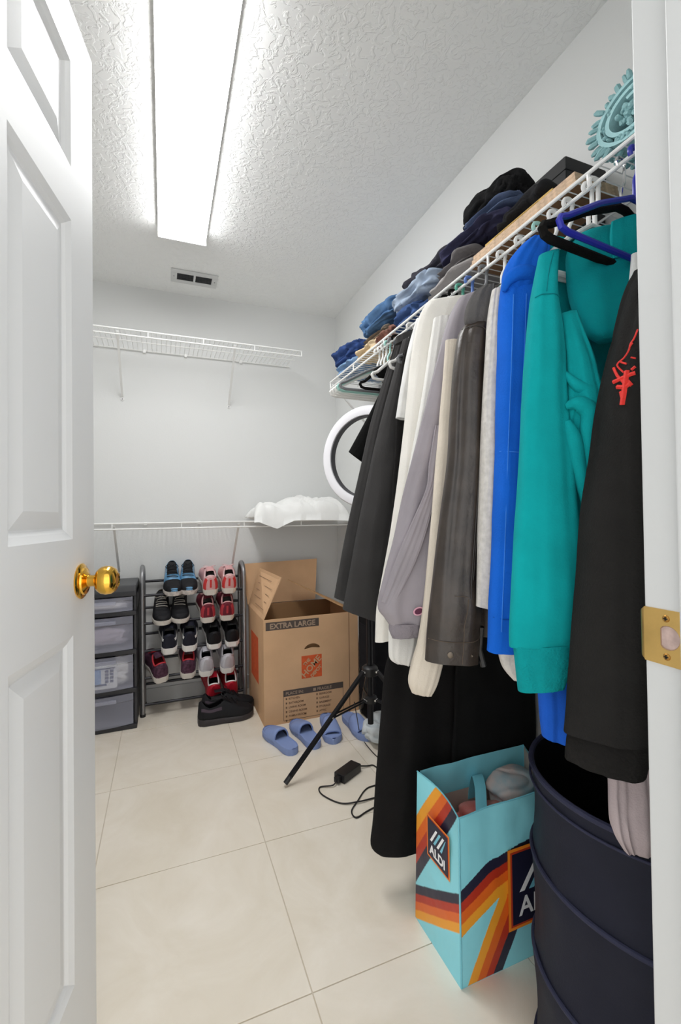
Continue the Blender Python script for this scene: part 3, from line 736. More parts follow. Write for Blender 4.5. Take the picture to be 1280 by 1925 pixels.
# ------------------------------------------------------------------ slides
def slide(label, toe, heel, first=None):
    toe, heel = Vector(toe), Vector(heel); L = .275
    if first is None:
        t = thing('slide_sandal', label, 'sandal', (0, 0, 0), 'blue slide sandals on the floor')
        mb = mat('slide_blue', '8396c6', .75, bump=.1, bscale=60); mi = mat('slide_inner', '23242e', .9)
        def wd(s):
            pts = [(0, .010), (.04, .028), (.15, .037), (.4, .036), (.7, .047), (.88, .042), (.96, .026), (1, .008)]
            for (a, wa), (b, wb) in zip(pts, pts[1:]):
                if s <= b: return wa+(wb-wa)*(s-a)/(b-a)
            return .01
        NS = 26; ss = [.5-.5*math.cos(math.pi*k/NS) for k in range(NS+1)]
        def ring(sc, z): return [Vector((wd(s)*sc, s*L, z)) for s in ss]+[Vector((-wd(s)*sc, s*L, z)) for s in reversed(ss)]
        MB().loft([ring(.93, 0), ring(1, .005), ring(1.03, .026), ring(1.0, .032), ring(.94, .0325), ring(.88, .028)]).obj('footbed', mb, t, local=True, auto=40)
        g = []; g2 = []
        for s in [.44+.40*k/8 for k in range(9)]:
            w = wd(s)*1.05; Hh = .062-.030*max(0, (s-.5)/.34)
            g.append([Vector((w*sgnpow(math.cos(a), .75), s*L, .012+(Hh)*abs(math.sin(a))**.8)) for a in [math.pi*k/16 for k in range(17)]])
        o = MB().loft(g, cap=False, closed=False).obj('strap', mb, t, local=True)
        o.data.materials.append(mi); md = o.modifiers.new('thickness', 'SOLIDIFY'); md.thickness = .007; md.offset = -1; md.material_offset = 1; md.material_offset_rim = 0
    else: t = copy_thing(first, label)
    d = (toe-heel); a = math.atan2(-d.x, d.y)
    t.matrix_world = Matrix.Translation((heel.x, heel.y, 0)) @ Matrix.Rotation(a, 4, 'Z')
    return t
s1 = slide('leftmost blue slide sandal, toe towards the cardboard box', (0.477, 2.244, 0.010), (0.540, 1.988, 0.010))
slide('second blue slide sandal, crossed by the black tripod leg', (0.623, 2.256, 0.010), (0.649, 1.998, 0.010), s1)
slide('blue slide sandal turned with its toe to the front, under the tripod leg', (0.740, 2.007, 0.010), (0.793, 2.277, 0.010), s1)
slide('blue slide sandal nearest the crumpled white cloth', (0.903, 1.960, 0.010), (0.896, 2.246, 0.010), s1)

# ------------------------------------------------------------------ power adapter, cloth, black case
def adapter():
    c = Vector((.703, 1.748, 0)); ang = math.atan2(.075, .13)
    t = thing('power_adapter', 'black power brick with thin black cords on the tile floor', 'adapter', c)
    R = Matrix.Translation(c) @ Matrix.Rotation(ang, 4, 'Z')
    MB().box((-.058, -.027, .0005), (.058, .027, .034), bevel=.004, M=R).obj('brick', M_black, t)
    MB().box((-.078, -.012, .006), (-.056, .012, .028), bevel=.003, M=R).obj('plug', M_black, t)
    cm = mat('cord_black', '1d1b1b', .55); r = .0028
    p0 = R @ Vector((-.078, 0, .014)); p1 = R @ Vector((.058, 0, .015))
    MB().tube(spline([p0, R @ Vector((-.1, .0, .008)), (0.568, 1.713, 0.003), (0.562, 1.664, 0.003), (0.608, 1.590, 0.003), (0.674, 1.566, 0.007), (0.757, 1.569, 0.003), (0.860, 1.555, 0.003)], 8), r, 6).obj('cord', cm, t)
    MB().tube(spline([p1, (0.803, 1.774, 0.006), (0.832, 1.772, 0.003), (0.837, 1.721, 0.003), (0.819, 1.647, 0.003), (0.738, 1.635, 0.003), (0.672, 1.577, 0.003), (0.629, 1.532, 0.003), (0.631, 1.493, 0.003), (0.681, 1.510, 0.003), (0.732, 1.518, 0.003), (0.825, 1.493, 0.003)], 8), r, 6).obj('cord', cm, t)
    MB().tube(spline([(0.775, 1.840, 0.257), (0.813, 1.900, 0.156), (0.891, 2.046, 0.004), (0.876, 1.933, 0.003), (0.880, 1.807, 0.003), (0.910, 1.735, 0.003)], 8), .0022, 6).obj('cord', cm, t)
adapter()
folded('crumpled_towel', 'crumpled pale grey cloth on the floor beside the tripod', 'towel', (.87, 1.84, 0.001), (1.04, 2.06, .105), fabric('pale_cloth', 'd3dade'), seed=21, amp=.03, e=.8, layers=0, freq=7)
def black_case():
    t = thing('fabric_case', 'tall black fabric case standing between cardboard box and wall', 'case', (1.04, 2.15, 0))
    MB().box((.985, 2.07, .001), (1.09, 2.28, .78), bevel=.02).obj('body', fabric('case_black', '18181b'), t)
    MB().tube(spline([(1.03, 2.12, .775), (1.035, 2.14, .81), (1.035, 2.2, .81), (1.03, 2.23, .775)], 5), .008, 6).obj('handle', M_black, t)
    MB().box((.982, 2.10, .15), (.9855, 2.25, .5), bevel=.001).obj('pocket', fabric('case_pocket', '202024'), t)
black_case()

# ------------------------------------------------------------------ pillow on the lower shelf
def pillow():
    mb = MB(); NU, NV = 60, 40; T = .062
    x0, x1, y0, y1 = .475, 1.07, 2.545, 2.865; zb = 1.060
    def pt(u, v, sg):
        e = max(0, (1-u**4)*(1-v**4))**.5
        x = (x0+x1)/2+u*(x1-x0)/2*(1-.10*(1-abs(v)**2)*0-.05*abs(u)*(1-v*v)); y = (y0+y1)/2+v*(y1-y0)/2*(1-.05*(1-u*u))
        wq = x*.8+y*.6+.06*noise.noise(Vector((x*6, y*6, 1)))
        nz = noise.noise(Vector((x*7, y*7, 3)))*.022*e+noise.noise(Vector((wq*20, (y-x)*7, 8)))*.024*e-max(0, .2-abs(noise.noise(Vector((wq*13, (x-y)*5, 4)))))*.13*e
        nz += .022*e*math.sin(11*x+6*y+2.5*noise.noise(Vector((x*5, y*5, 2))))
        z = zb+T+sg*T*e+(nz if sg > 0 else nz*.2)-T*(1-e)*.75
        if sg < 0: z = max(z, zb+.0)if y > 2.59 else z
        if y < 2.60:
            k = (2.60-y)/.055; z -= .055*k*k*max(0, 1-abs(u+.55)/.35)+.03*k*k
        return Vector((x, y, z))
    rings = []
    for j in range(NV+1):
        v = -1+2*j/NV
        rings.append([pt(-math.cos(math.pi*i/NU), v, 1) for i in range(NU+1)]+[pt(-math.cos(math.pi*i/NU), v, -1) for i in range(NU-1, 0, -1)])
    mb.loft(rings)
    o = mb.obj('pillow', fabric('pillow_white', 'f0f0ee', var=.03, bump=.15), auto=80)
    return tag(o, 'white crumpled pillow lying on the lower wire shelf', 'pillow')
pillow()

# ------------------------------------------------------------------ clothes hangers
ROD = Vector((XR-.305, 0, 1.732))
def hanger(label, y, m, yaw=0, style='tube', w=.42, drop=.085, sag=0, swing=0):
    t = thing('clothes_hanger', label, 'hanger', (0, 0, 0), 'clothes hangers on the right wall shelf')
    r = .0036 if style == 'tube' else .0044
    top = Vector((0, 0, .0062+r)); hook = [Vector((.013*math.cos(a)-.0, 0, .0015+.011*math.sin(a))) for a in [math.radians(d) for d in (-40, -10, 20, 55, 90, 125, 160, 190, 215)]]
    hook = [Vector((-p.x, 0, p.z)) for p in hook]
    hk = hook+[Vector((.010, 0, -.03)), Vector((.001, 0, -.048)), Vector((0, 0, -drop+.012)), Vector((0, 0, -drop))]
    MB().tube(spline(hk, 3), .0028 if style != 'tube' else .0044, 8).obj('hook', M_chrome if style == 'velvet' else m, t, local=True)
    h = w/2; zt = -drop; ze = -drop-.085; zb = -drop-.105
    pts = [(-.012, 0, zt), (-h*.5, 0, (zt+ze)/2+.004), (-h+.02, 0, ze), (-h+.004, 0, ze-.006), (-h, 0, ze-.012), (-h+.005, 0, zb-.002), (-h+.02, 0, zb-.006),
           (0, 0, zb-.006), (h-.02, 0, zb-.006), (h-.005, 0, zb-.002), (h, 0, ze-.012), (h-.004, 0, ze-.006), (h-.02, 0, ze), (h*.5, 0, (zt+ze)/2+.004), (.012, 0, zt)]
    if style == 'velvet':
        MB().tube(pts, .0075, 8, loop=True).obj('frame', m, t, local=True)
    else: MB().tube(pts, r*1.5, 8, loop=True).obj('frame', m, t, local=True)
    t.matrix_world = Matrix.Translation((ROD.x, y, ROD.z)) @ Matrix.Rotation(yaw, 4, 'Z') @ Matrix.Rotation(swing, 4, 'Y')
    return t
hw = mat('hanger_white', 'ecebe8', .35); hg = mat('hanger_green', '5fae96', .4); hb = mat('hanger_blue', '5d7fc4', .4); hgr = mat('hanger_grey', '7b7d80', .45)
h_blue = mat('hanger_royal', '2a2fa8', .3); h_vel = fabric('velvet_black', '141312', bump=.5); h_teal = mat('hanger_mint', 'a7d5cc', .4)

# ------------------------------------------------------------------ hanging garments
GR = 'clothes hanging from the right wall shelf'
def garment(name, label, cat, loc): return thing(name, label, cat, loc, GR)
def torso(y, zh, m, parent, xl=.64, xr=1.02, zs=1.535, zn=1.625, th=.019, seed=1, name='body', fold=.008):
    return Cloth([((.755, y, zn), (.85, y, zn)), ((.70, y, zn-.028), (.905, y, zn-.028)), ((xl+.02, y, zs+.015), (xr-.02, y, zs+.015)), ((xl, y, zs-.03), (xr, y, zs-.03)), ((xl, y, (zs+zh)/2), (xr, y, (zs+zh)/2)), ((xl, y, zh), (xr, y, zh))],
                 [.010, .018, .018, th, th, th], fold=[0, .002, .003, fold, fold, fold], seed=seed).obj(name, m, parent)

# 1 black sweatshirt nearest the doorway
def black_sweatshirt():
    t = garment('sweatshirt', 'black sweatshirt with red embroidered motif, nearest the doorway', 'sweatshirt', (.6, .5, 1.1))
    m = fabric('black_fleece', '242322', var=.1, bump=.5)
    c = Cloth([((0.646, 0.450, 1.428), (0.624, 0.395, 1.428)), ((0.641, 0.463, 1.386), (0.614, 0.399, 1.364)), ((0.638, 0.476, 1.322), (0.608, 0.403, 1.297)), ((0.628, 0.487, 1.243), (0.606, 0.405, 1.221)), ((0.610, 0.501, 1.131), (0.605, 0.407, 1.120)), ((0.593, 0.510, 1.001), (0.604, 0.409, 1.003)),
               ((0.583, 0.515, 0.887), (0.603, 0.411, 0.900)), ((0.575, 0.520, 0.773), (0.603, 0.413, 0.789)), ((0.568, 0.518, 0.755), (0.602, 0.413, 0.768))], [.012, .02, .026, .03, .032, .034, .036, .036, .033], fold=.004, seed=3, freq=1.6)
    b = c.obj('body', m, t)
    Cloth([((0.571, 0.516, 0.758), (0.604, 0.416, 0.768)), ((0.567, 0.518, 0.734), (0.602, 0.417, 0.744)), ((0.566, 0.519, 0.713), (0.599, 0.421, 0.718))], [.030, .030, .026], fold=.003, seed=5).obj('hem_band', fabric('black_rib', '1f1e1d', bump=.8, bscale=200), t)
    torso(.425, 1.0, m, t, xl=.66, seed=6)
    mr = mat('red_thread', 'e8332a', .7, bump=.6, bscale=400)
    # motif strokes on the front
    S = [([(0.79, 0.203), (0.738, 0.225), (0.635, 0.237), (0.6, 0.253), (0.417, 0.27), (0.229, 0.287), (0.45, 0.305)], 0.0015), ([(0.612, 0.244), (0.715, 0.235)], 0.002), ([(0.314, 0.28), (0.567, 0.285)], 0.0016), ([(0.143, 0.294), (0.314, 0.315), (0.567, 0.328)], 0.0028), ([(0.186, 0.328), (0.583, 0.315), (0.78, 0.31), (0.89, 0.307)], 0.0036), ([(0.612, 0.302), (0.612, 0.328), (0.567, 0.355), (0.5, 0.375)], 0.0046), ([(0.314, 0.338), (0.623, 0.338), (0.78, 0.328)], 0.0038), ([(0.692, 0.325), (0.81, 0.335)], 0.003), ([(0.45, 0.348), (0.533, 0.365)], 0.0034), ([(0.738, 0.27), (0.88, 0.273)], 0.0013), ([(0.78, 0.3), (0.89, 0.292)], 0.0024), ([(0.4, 0.32), (0.646, 0.333)], 0.003)]
    for pts, w in S: c.stroke(pts, w*.8, 'embroidery', mr, t, lift=.0005)
black_sweatshirt()
def white_tee():
    t = garment('t_shirt', 'white T-shirt, a thin edge showing beside the black sweatshirt', 'shirt', (.6, .53, 1.3))
    m = fabric('tee_white', 'e9e9e7')
    Cloth([((0.688, 0.487, 1.484), (0.730, 0.470, 1.491)), ((0.683, 0.489, 1.433), (0.726, 0.472, 1.441)), ((0.678, 0.494, 1.397), (0.724, 0.476, 1.400)), ((0.680, 0.496, 1.351), (0.725, 0.478, 1.351)), ((0.680, 0.500, 1.251), (0.725, 0.482, 1.241))], [.008, .012, .014, .014, .014], fold=.002, seed=8).obj('body', m, t)
white_tee()
def mauve_shirt():
    t = garment('long_sleeve_shirt', 'mauve grey shirt sleeve hanging below the black sweatshirt hem', 'shirt', (.58, .5, .8))
    m = fabric('mauve_jersey', 'bcaeb0')
    Cloth([((0.637, 0.521, 0.880), (0.692, 0.500, 0.870)), ((0.634, 0.508, 0.776), (0.693, 0.485, 0.767)), ((0.630, 0.500, 0.691), (0.693, 0.476, 0.682)), ((0.626, 0.497, 0.637), (0.693, 0.471, 0.628)), ((0.627, 0.492, 0.600), (0.689, 0.468, 0.593)), ((0.641, 0.487, 0.571), (0.686, 0.470, 0.565))], [.01, .014, .018, .02, .02, .012], fold=.006, seed=11).obj('sleeve', m, t)
    torso(.47, 1.0, m, t, xl=.70, zs=1.50, zn=1.56, seed=12)
mauve_shirt()
# 2 teal hoodie
def teal_hoodie():
    t = garment('hooded_sweatshirt', 'teal hooded sweatshirt with its hood hanging down the back', 'hoodie', (.75, .6, 1.2))
    m = fabric('teal_fleece', '0a9a9e', var=.08, bump=.3); seam = fabric('teal_seam', '0a8087')
    Cloth([((.70, .672, 1.625), (.90, .667, 1.625)), ((0.712, 0.672, 1.596), (1.001, 0.672, 1.695)), ((0.690, 0.675, 1.566), (1.049, 0.675, 1.671)), ((0.679, 0.678, 1.502), (1.086, 0.678, 1.569)), ((0.675, 0.678, 1.355), (1.083, 0.678, 1.373)), ((0.680, 0.678, 1.146), (1.074, 0.678, 1.129)), ((0.701, 0.678, 0.917), (1.064, 0.678, 0.853)), ((0.706, 0.678, 0.843), (1.061, 0.678, 0.770))],
          [.012, .018, .024, .028, .03, .03, .028, .024], fold=[0, 0, .004, .006, .010, .012, .012, .010], seed=14, freq=2.0).obj('body', m, t)
    c = Cloth([((0.601, 0.587, 1.519), (0.634, 0.574, 1.529)), ((0.585, 0.583, 1.470), (0.621, 0.569, 1.479)), ((0.572, 0.578, 1.433), (0.612, 0.562, 1.436)), ((0.558, 0.574, 1.364), (0.613, 0.552, 1.363)), ((0.546, 0.572, 1.275), (0.610, 0.547, 1.272)), ((0.535, 0.574, 1.135), (0.616, 0.542, 1.130)), ((0.526, 0.576, 1.032), (0.627, 0.537, 1.022)), ((0.519, 0.578, 0.947), (0.634, 0.533, 0.938)), ((0.517, 0.580, 0.887), (0.633, 0.535, 0.890)), ((0.519, 0.582, 0.864), (0.618, 0.543, 0.866))],
          [.010, .018, .022, .024, .025, .026, .026, .026, .024, .018], fold=[.0, .001, .002, .003, .004, .005, .005, .005, .003, .001], seed=15, freq=1.5, wr=.002)
    c.obj('sleeve', m, t)
    Cloth([((0.523, 0.580, 0.867), (0.613, 0.545, 0.870)), ((0.527, 0.579, 0.830), (0.606, 0.548, 0.834)), ((0.532, 0.578, 0.792), (0.598, 0.552, 0.799))], [.019, .02, .017], fold=.002, seed=17).obj('cuff', fabric('teal_rib', '0b9498', bump=.9, bscale=260), t)
    c.stroke([(-.92, .225), (-.5, .222), (.0, .224), (.5, .226), (.9, .23)], .0009, 'sleeve_seam', seam, t)
    c.stroke([(.10, .02), (-.05, .08), (-.12, .14), (-.15, .21)], .0008, 'shoulder_seam', seam, t)
    # second sleeve bunched at the elbow across the back
    Cloth([((0.623, 0.562, 1.413), (0.647, 0.552, 1.417)), ((0.611, 0.546, 1.343), (0.647, 0.532, 1.347)), ((0.607, 0.540, 1.280), (0.652, 0.522, 1.286)), ((0.603, 0.537, 1.245), (0.652, 0.517, 1.252)), ((0.607, 0.540, 1.220), (0.651, 0.523, 1.221)), ((0.609, 0.537, 1.189), (0.652, 0.521, 1.186)), ((0.615, 0.536, 1.142), (0.655, 0.520, 1.138)), ((0.631, 0.533, 1.091), (0.660, 0.522, 1.086)), ((0.647, 0.534, 1.039), (0.664, 0.528, 1.037))],
          [.008, .016, .022, .026, .014, .022, .02, .016, .008], fold=[.001, .003, .005, .006, .006, .008, .006, .004, .001], seed=19, freq=1.8, wr=.003).obj('sleeve', m, t)
    for pts, r in (([(0.593, 0.530, 1.247), (0.603, 0.517, 1.250), (0.618, 0.509, 1.235), (0.620, 0.513, 1.199), (0.629, 0.513, 1.141), (0.643, 0.513, 1.082)], (.005, .012, .014, .012, .010, .004)), ([(0.597, 0.532, 1.224), (0.602, 0.525, 1.195), (0.612, 0.524, 1.150), (0.630, 0.522, 1.082), (0.647, 0.522, 1.039)], (.006, .012, .011, .009, .003)), ([(0.600, 0.537, 1.304), (0.609, 0.523, 1.281), (0.629, 0.513, 1.270), (0.645, 0.513, 1.276)], (.003, .009, .010, .003))):
        q = spline([(p[0], p[1], p[2]) for p in pts], 6); rr = [x.x for x in spline([(a, 0, 0) for a in r], 6)]
        MB().tube(q, rr, 12).obj('elbow_fold', m, t)
    # hood
    h = Cloth([((0.753, 0.633, 1.618), (0.888, 0.580, 1.645)), ((0.719, 0.631, 1.579), (0.886, 0.565, 1.597)), ((0.705, 0.624, 1.532), (0.864, 0.562, 1.535)), ((0.703, 0.614, 1.472), (0.841, 0.560, 1.475)), ((0.712, 0.602, 1.428), (0.815, 0.561, 1.430)), ((0.719, 0.589, 1.400), (0.785, 0.563, 1.401)), ((0.733, 0.583, 1.388), (0.765, 0.571, 1.390))],
          [.012, .020, .026, .028, .026, .020, .012], fold=[0, .003, .006, .006, .005, .003, .001], seed=21, freq=1.5, hollow=0, wr=.003)
    h.obj('hood', m, t)
    h.stroke([(.25, .30), (.24, .5), (.22, .66)], .0008, 'hood_seam', seam, t)
    Cloth([((0.775, 0.585, 1.616), (0.836, 0.560, 1.633)), ((0.768, 0.583, 1.582), (0.831, 0.558, 1.591)), ((0.767, 0.578, 1.542), (0.823, 0.556, 1.549))], [.006, .010, .006], fold=.001, seed=22, hollow=0).obj('hood_edge', m, t)
teal_hoodie()
def royal_shirt():
    t = garment('sweatshirt', 'royal blue sweatshirt sleeve showing below the teal cuff', 'sweatshirt', (.66, .66, 1.0))
    m = fabric('royal_fleece', '1f5bc4', var=.06)
    Cloth([((0.601, 0.612, 1.140), (0.653, 0.591, 1.139)), ((0.599, 0.610, 0.954), (0.661, 0.586, 0.944)), ((0.597, 0.608, 0.826), (0.664, 0.581, 0.816)), ((0.600, 0.605, 0.762), (0.665, 0.580, 0.754)), ((0.602, 0.604, 0.726), (0.665, 0.579, 0.720)), ((0.605, 0.603, 0.695), (0.663, 0.581, 0.677))], [.012, .016, .02, .02, .02, .016], fold=.003, seed=25).obj('sleeve', m, t)
    torso(.695, .95, m, t, xl=.69, seed=26)
royal_shirt()
# 3 blue zip hoodie
def blue_hoodie():
    t = garment('hooded_sweatshirt', 'bright blue hooded jacket with long piped seams, behind the teal one', 'hoodie', (.66, .7, 1.2))
    m = fabric('cobalt_fleece', '1763cf', var=.08); sm_ = fabric('cobalt_seam', '3f86e6')
    c = Cloth([((0.603, 0.675, 1.529), (0.665, 0.650, 1.548)), ((0.591, 0.675, 1.456), (0.655, 0.651, 1.455)), ((0.587, 0.676, 1.345), (0.646, 0.652, 1.344)), ((0.581, 0.678, 1.185), (0.634, 0.657, 1.184)), ((0.575, 0.682, 1.045), (0.627, 0.661, 1.044)), ((0.567, 0.686, 0.906), (0.623, 0.664, 0.905)), ((0.563, 0.689, 0.822), (0.623, 0.665, 0.820))], [.018, .024, .024, .024, .024, .024, .02], fold=.005, seed=31, freq=1.6)
    c.obj('sleeve', m, t)
    for u in (-.45, .12): c.stroke([(u, .12), (u-.02, .3), (u-.04, .5), (u, .7), (u, .9)], .0010, 'piping', sm_, t)
    c.stroke([(-.9, .49), (-.3, .493), (.3, .495), (.9, .5)], .0008, 'seam', sm_, t)
    c.stroke([(-.9, .86), (-.3, .862), (.3, .862), (.9, .865)], .0008, 'seam', fabric('cobalt_dark', '1150aa'), t)
    Cloth([((0.663, 0.672, 1.609), (0.702, 0.656, 1.614)), ((0.635, 0.669, 1.585), (0.688, 0.649, 1.578)), ((0.608, 0.667, 1.554), (0.672, 0.642, 1.543)), ((0.593, 0.666, 1.522), (0.655, 0.642, 1.510)), ((0.594, 0.669, 1.496), (0.646, 0.649, 1.491))], [.016, .024, .028, .026, .010], fold=.006, seed=33, freq=1.8, hollow=0, wr=.003).obj('hood', m, t)
    q = spline([(0.591, 0.662, 1.492), (0.595, 0.650, 1.511), (0.617, 0.639, 1.521), (0.647, 0.636, 1.515), (0.668, 0.645, 1.501)], 6)
    MB().tube(q, [.004+.010*math.sin(math.pi*k/(len(q)-1)) for k in range(len(q))], 12).obj('hood_rim', m, t)
    torso(.738, .86, m, t, xl=.68, seed=34)
blue_hoodie()
def heather():
    t = garment('sweatshirt', 'pale heather grey sweatshirt between leather jacket and blue hoodie', 'sweatshirt', (.66, .76, 1.1))
    m = fabric('heather_grey', 'd5d1cb', var=.12, vscale=90)
    Cloth([((0.621, 0.727, 1.531), (0.657, 0.713, 1.536)), ((0.607, 0.728, 1.449), (0.646, 0.713, 1.448)), ((0.595, 0.730, 1.298), (0.637, 0.714, 1.297)), ((0.589, 0.735, 1.149), (0.631, 0.718, 1.149)), ((0.583, 0.740, 0.990), (0.630, 0.721, 0.989)), ((0.580, 0.742, 0.895), (0.629, 0.723, 0.883))], [.014, .018, .018, .02, .02, .012], fold=.003, seed=37).obj('sleeve', m, t)
    Cloth([((0.593, 0.720, 0.960), (0.645, 0.700, 0.959)), ((0.600, 0.716, 0.856), (0.655, 0.694, 0.855)), ((0.606, 0.712, 0.810), (0.660, 0.691, 0.812)), ((0.615, 0.709, 0.778), (0.662, 0.690, 0.777)), ((0.634, 0.702, 0.753), (0.661, 0.691, 0.753))], [.012, .018, .02, .018, .008], fold=.002, seed=38).obj('cuff', m, t)
    torso(.782, .85, m, t, xl=.69, seed=39)
heather()
# 4 leather jacket
def leather_jacket():
    t = garment('leather_jacket', 'worn dark brown leather jacket with a grey knit hood', 'jacket', (.62, .82, 1.1))
    m = mat('worn_leather', '3c342e', .38, var=.35, vscale=18, bump=.45, bscale=90, spec=.5, bdist=.002); st = mat('leather_seam', '2b2623', .6); wn = mat('worn_edge', '574a3e', .7)
    c = Cloth([((0.616, 0.789, 1.491), (0.656, 0.773, 1.493)), ((0.588, 0.793, 1.465), (0.645, 0.770, 1.461)), ((0.572, 0.793, 1.390), (0.635, 0.769, 1.389)), ((0.562, 0.795, 1.288), (0.628, 0.769, 1.287)), ((0.554, 0.797, 1.187), (0.623, 0.770, 1.186)), ((0.537, 0.804, 1.065), (0.616, 0.773, 1.064)), ((0.521, 0.810, 0.932), (0.609, 0.775, 0.941)), ((0.514, 0.813, 0.876), (0.617, 0.773, 0.886)), ((0.510, 0.816, 0.829), (0.613, 0.775, 0.832)), ((0.506, 0.818, 0.776), (0.609, 0.778, 0.768))],
              [.016, .026, .028, .028, .028, .028, .028, .030, .028, .026], fold=[.002, .004, .004, .005, .005, .005, .005, .006, .004, .003], seed=41, freq=1.3, wr=.0012)
    c.obj('sleeve', m, t)
    c.stroke([(.55, .10), (.58, .3), (.52, .5), (.46, .66), (.42, .72)], .0014, 'seam', st, t); c.stroke([(.66, .10), (.69, .3), (.63, .5), (.56, .66)], .0010, 'seam', st, t)
    c.stroke([(-.95, .105), (-.3, .10), (.3, .11), (.9, .14)], .0012, 'shoulder_seam', st, t)
    c.stroke([(.30, .72), (.22, .78), (.17, .84), (.2, .9), (.2, .99)], .0010, 'zip_edge', wn, t)
    c.stroke([(-.98, .90), (-.5, .905), (.0, .91), (.6, .91), (.98, .9)], .0009, 'cuff_seam', wn, t)
    c.stroke([(-.1, .70), (.1, .705), (.3, .71)], .0007, 'cuff_seam', wn, t)
    p = c.at(-.12, .952, .001); p2 = c.at(.55, .955, .001)
    for q, rr in ((p, .0065), (p2, .0026)):
        d = Vector((-.45, -.89, 0)).normalized(); MB().lathe([(rr, -.001), (rr, .001), (rr*.6, .002), (.0002, .0016)], 16, Matrix.Translation(q) @ Vector((0, 0, 1)).rotation_difference(d).to_matrix().to_4x4()).obj('snap_button', mat('antique_snap', '6b6156', .4, .7), t)
    k = fabric('grey_knit', '5c5a59', var=.12, bump=.6, bscale=200)
    Cloth([((0.651, 0.795, 1.577), (0.677, 0.785, 1.579)), ((0.622, 0.791, 1.553), (0.666, 0.773, 1.548)), ((0.601, 0.787, 1.516), (0.654, 0.766, 1.515)), ((0.595, 0.783, 1.486), (0.643, 0.764, 1.483)), ((0.602, 0.782, 1.473), (0.638, 0.768, 1.470))], [.010, .020, .026, .022, .008], fold=.004, seed=44, hollow=0, wr=.002).obj('knit_hood', k, t)
    MB().tube([c.at(.96, .86), c.at(1.0, .93)-Vector((0, 0, .01)), c.at(1.0, .97)+Vector((.008, -.006, -.02))], .006, 6).obj('strap', M_black, t)
    torso(.838, .80, m, t, xl=.67, seed=45)
leather_jacket()
def cream_shirt():
    t = garment('sweatshirt', 'cream sweatshirt whose long sleeve hangs below the leather cuff', 'sweatshirt', (.58, .88, 1.0))
    m = fabric('cream_fleece', 'ddd3c4', var=.06)
    Cloth([((0.597, 0.856, 1.473), (0.644, 0.837, 1.472)), ((0.584, 0.861, 1.328), (0.633, 0.842, 1.327)), ((0.570, 0.865, 1.184), (0.626, 0.843, 1.183)), ((0.556, 0.870, 1.040), (0.618, 0.845, 1.039)), ((0.542, 0.875, 0.897), (0.607, 0.850, 0.896)), ((0.528, 0.880, 0.803), (0.590, 0.856, 0.802)), ((0.515, 0.884, 0.756), (0.577, 0.859, 0.750)), ((0.505, 0.887, 0.709), (0.565, 0.864, 0.703)), ((0.512, 0.885, 0.683), (0.554, 0.869, 0.674))],
          [.014, .018, .02, .02, .02, .02, .022, .02, .012], fold=.003, seed=48).obj('sleeve', m, t)
    torso(.90, .85, m, t, xl=.68, seed=49)
cream_shirt()
# 5 windbreaker
def windbreaker():
    t = garment('windbreaker', 'mauve grey windbreaker with elastic cuff and small oval badge', 'jacket', (.6, .97, 1.1))
    m = fabric('windbreaker_nylon', '9b959b', var=.05, bump=.12, rough=.55)
    c = Cloth([((0.673, 0.909, 1.604), (0.734, 0.885, 1.624)), ((0.643, 0.911, 1.551), (0.715, 0.883, 1.558)), ((0.613, 0.919, 1.447), (0.704, 0.884, 1.445)), ((0.583, 0.927, 1.331), (0.688, 0.887, 1.329)), ((0.557, 0.936, 1.229), (0.669, 0.892, 1.227)), ((0.531, 0.946, 1.127), (0.641, 0.903, 1.126)), ((0.509, 0.954, 1.026), (0.625, 0.909, 1.024)), ((0.486, 0.961, 0.938), (0.611, 0.912, 0.936)), ((0.471, 0.968, 0.865), (0.596, 0.919, 0.863)), ((0.485, 0.963, 0.837), (0.584, 0.924, 0.836)), ((0.497, 0.959, 0.818), (0.575, 0.928, 0.818))],
              [.016, .024, .026, .026, .026, .024, .026, .028, .030, .026, .018], fold=[.002, .004, .008, .010, .010, .012, .010, .008, .006, .005, .003], seed=52, freq=1.8, wr=.003)
    c.obj('sleeve', m, t)
    Cloth([((0.495, 0.957, 0.822), (0.575, 0.926, 0.824)), ((0.494, 0.956, 0.808), (0.571, 0.925, 0.807)), ((0.501, 0.953, 0.788), (0.569, 0.927, 0.792))], [.019, .020, .017], fold=.003, freq=14, seed=53).obj('elastic_cuff', fabric('cuff_grey', '8a848a', bump=1, bscale=160), t)
    Cloth([((0.589, 0.892, 1.286), (0.621, 0.879, 1.285)), ((0.573, 0.896, 1.199), (0.610, 0.882, 1.201)), ((0.565, 0.899, 1.137), (0.590, 0.889, 1.143)), ((0.533, 0.915, 1.058), (0.572, 0.900, 1.057)), ((0.496, 0.931, 0.966), (0.542, 0.913, 0.965)), ((0.469, 0.945, 0.879), (0.496, 0.935, 0.867))], [.006, .010, .010, .008, .008, .003], fold=.003, seed=54, hollow=0).obj('sleeve_fold', m, t)
    q = Vector((0.542, 0.900, 0.858)); d = Vector((-.4, -.92, .0)).normalized(); Mx = Matrix.Translation(q) @ Vector((0, 0, 1)).rotation_difference(d).to_matrix().to_4x4() 
    MB().lathe([(.013, -.001), (.013, .0008), (.0001, .001)], 20, Mx @ Matrix.Scale(.72, 4, (0, 1, 0))).obj('badge_rim', mat('badge_pink', 'e0a9bb', .7), t)
    MB().lathe([(.0098, .0008), (.0098, .0014), (.0001, .0016)], 20, Mx @ Matrix.Scale(.66, 4, (0, 1, 0))).obj('badge', mat('badge_maroon', '5a1f3f', .7), t)
    torso(.97, .80, m, t, xl=.70, seed=55)
windbreaker()
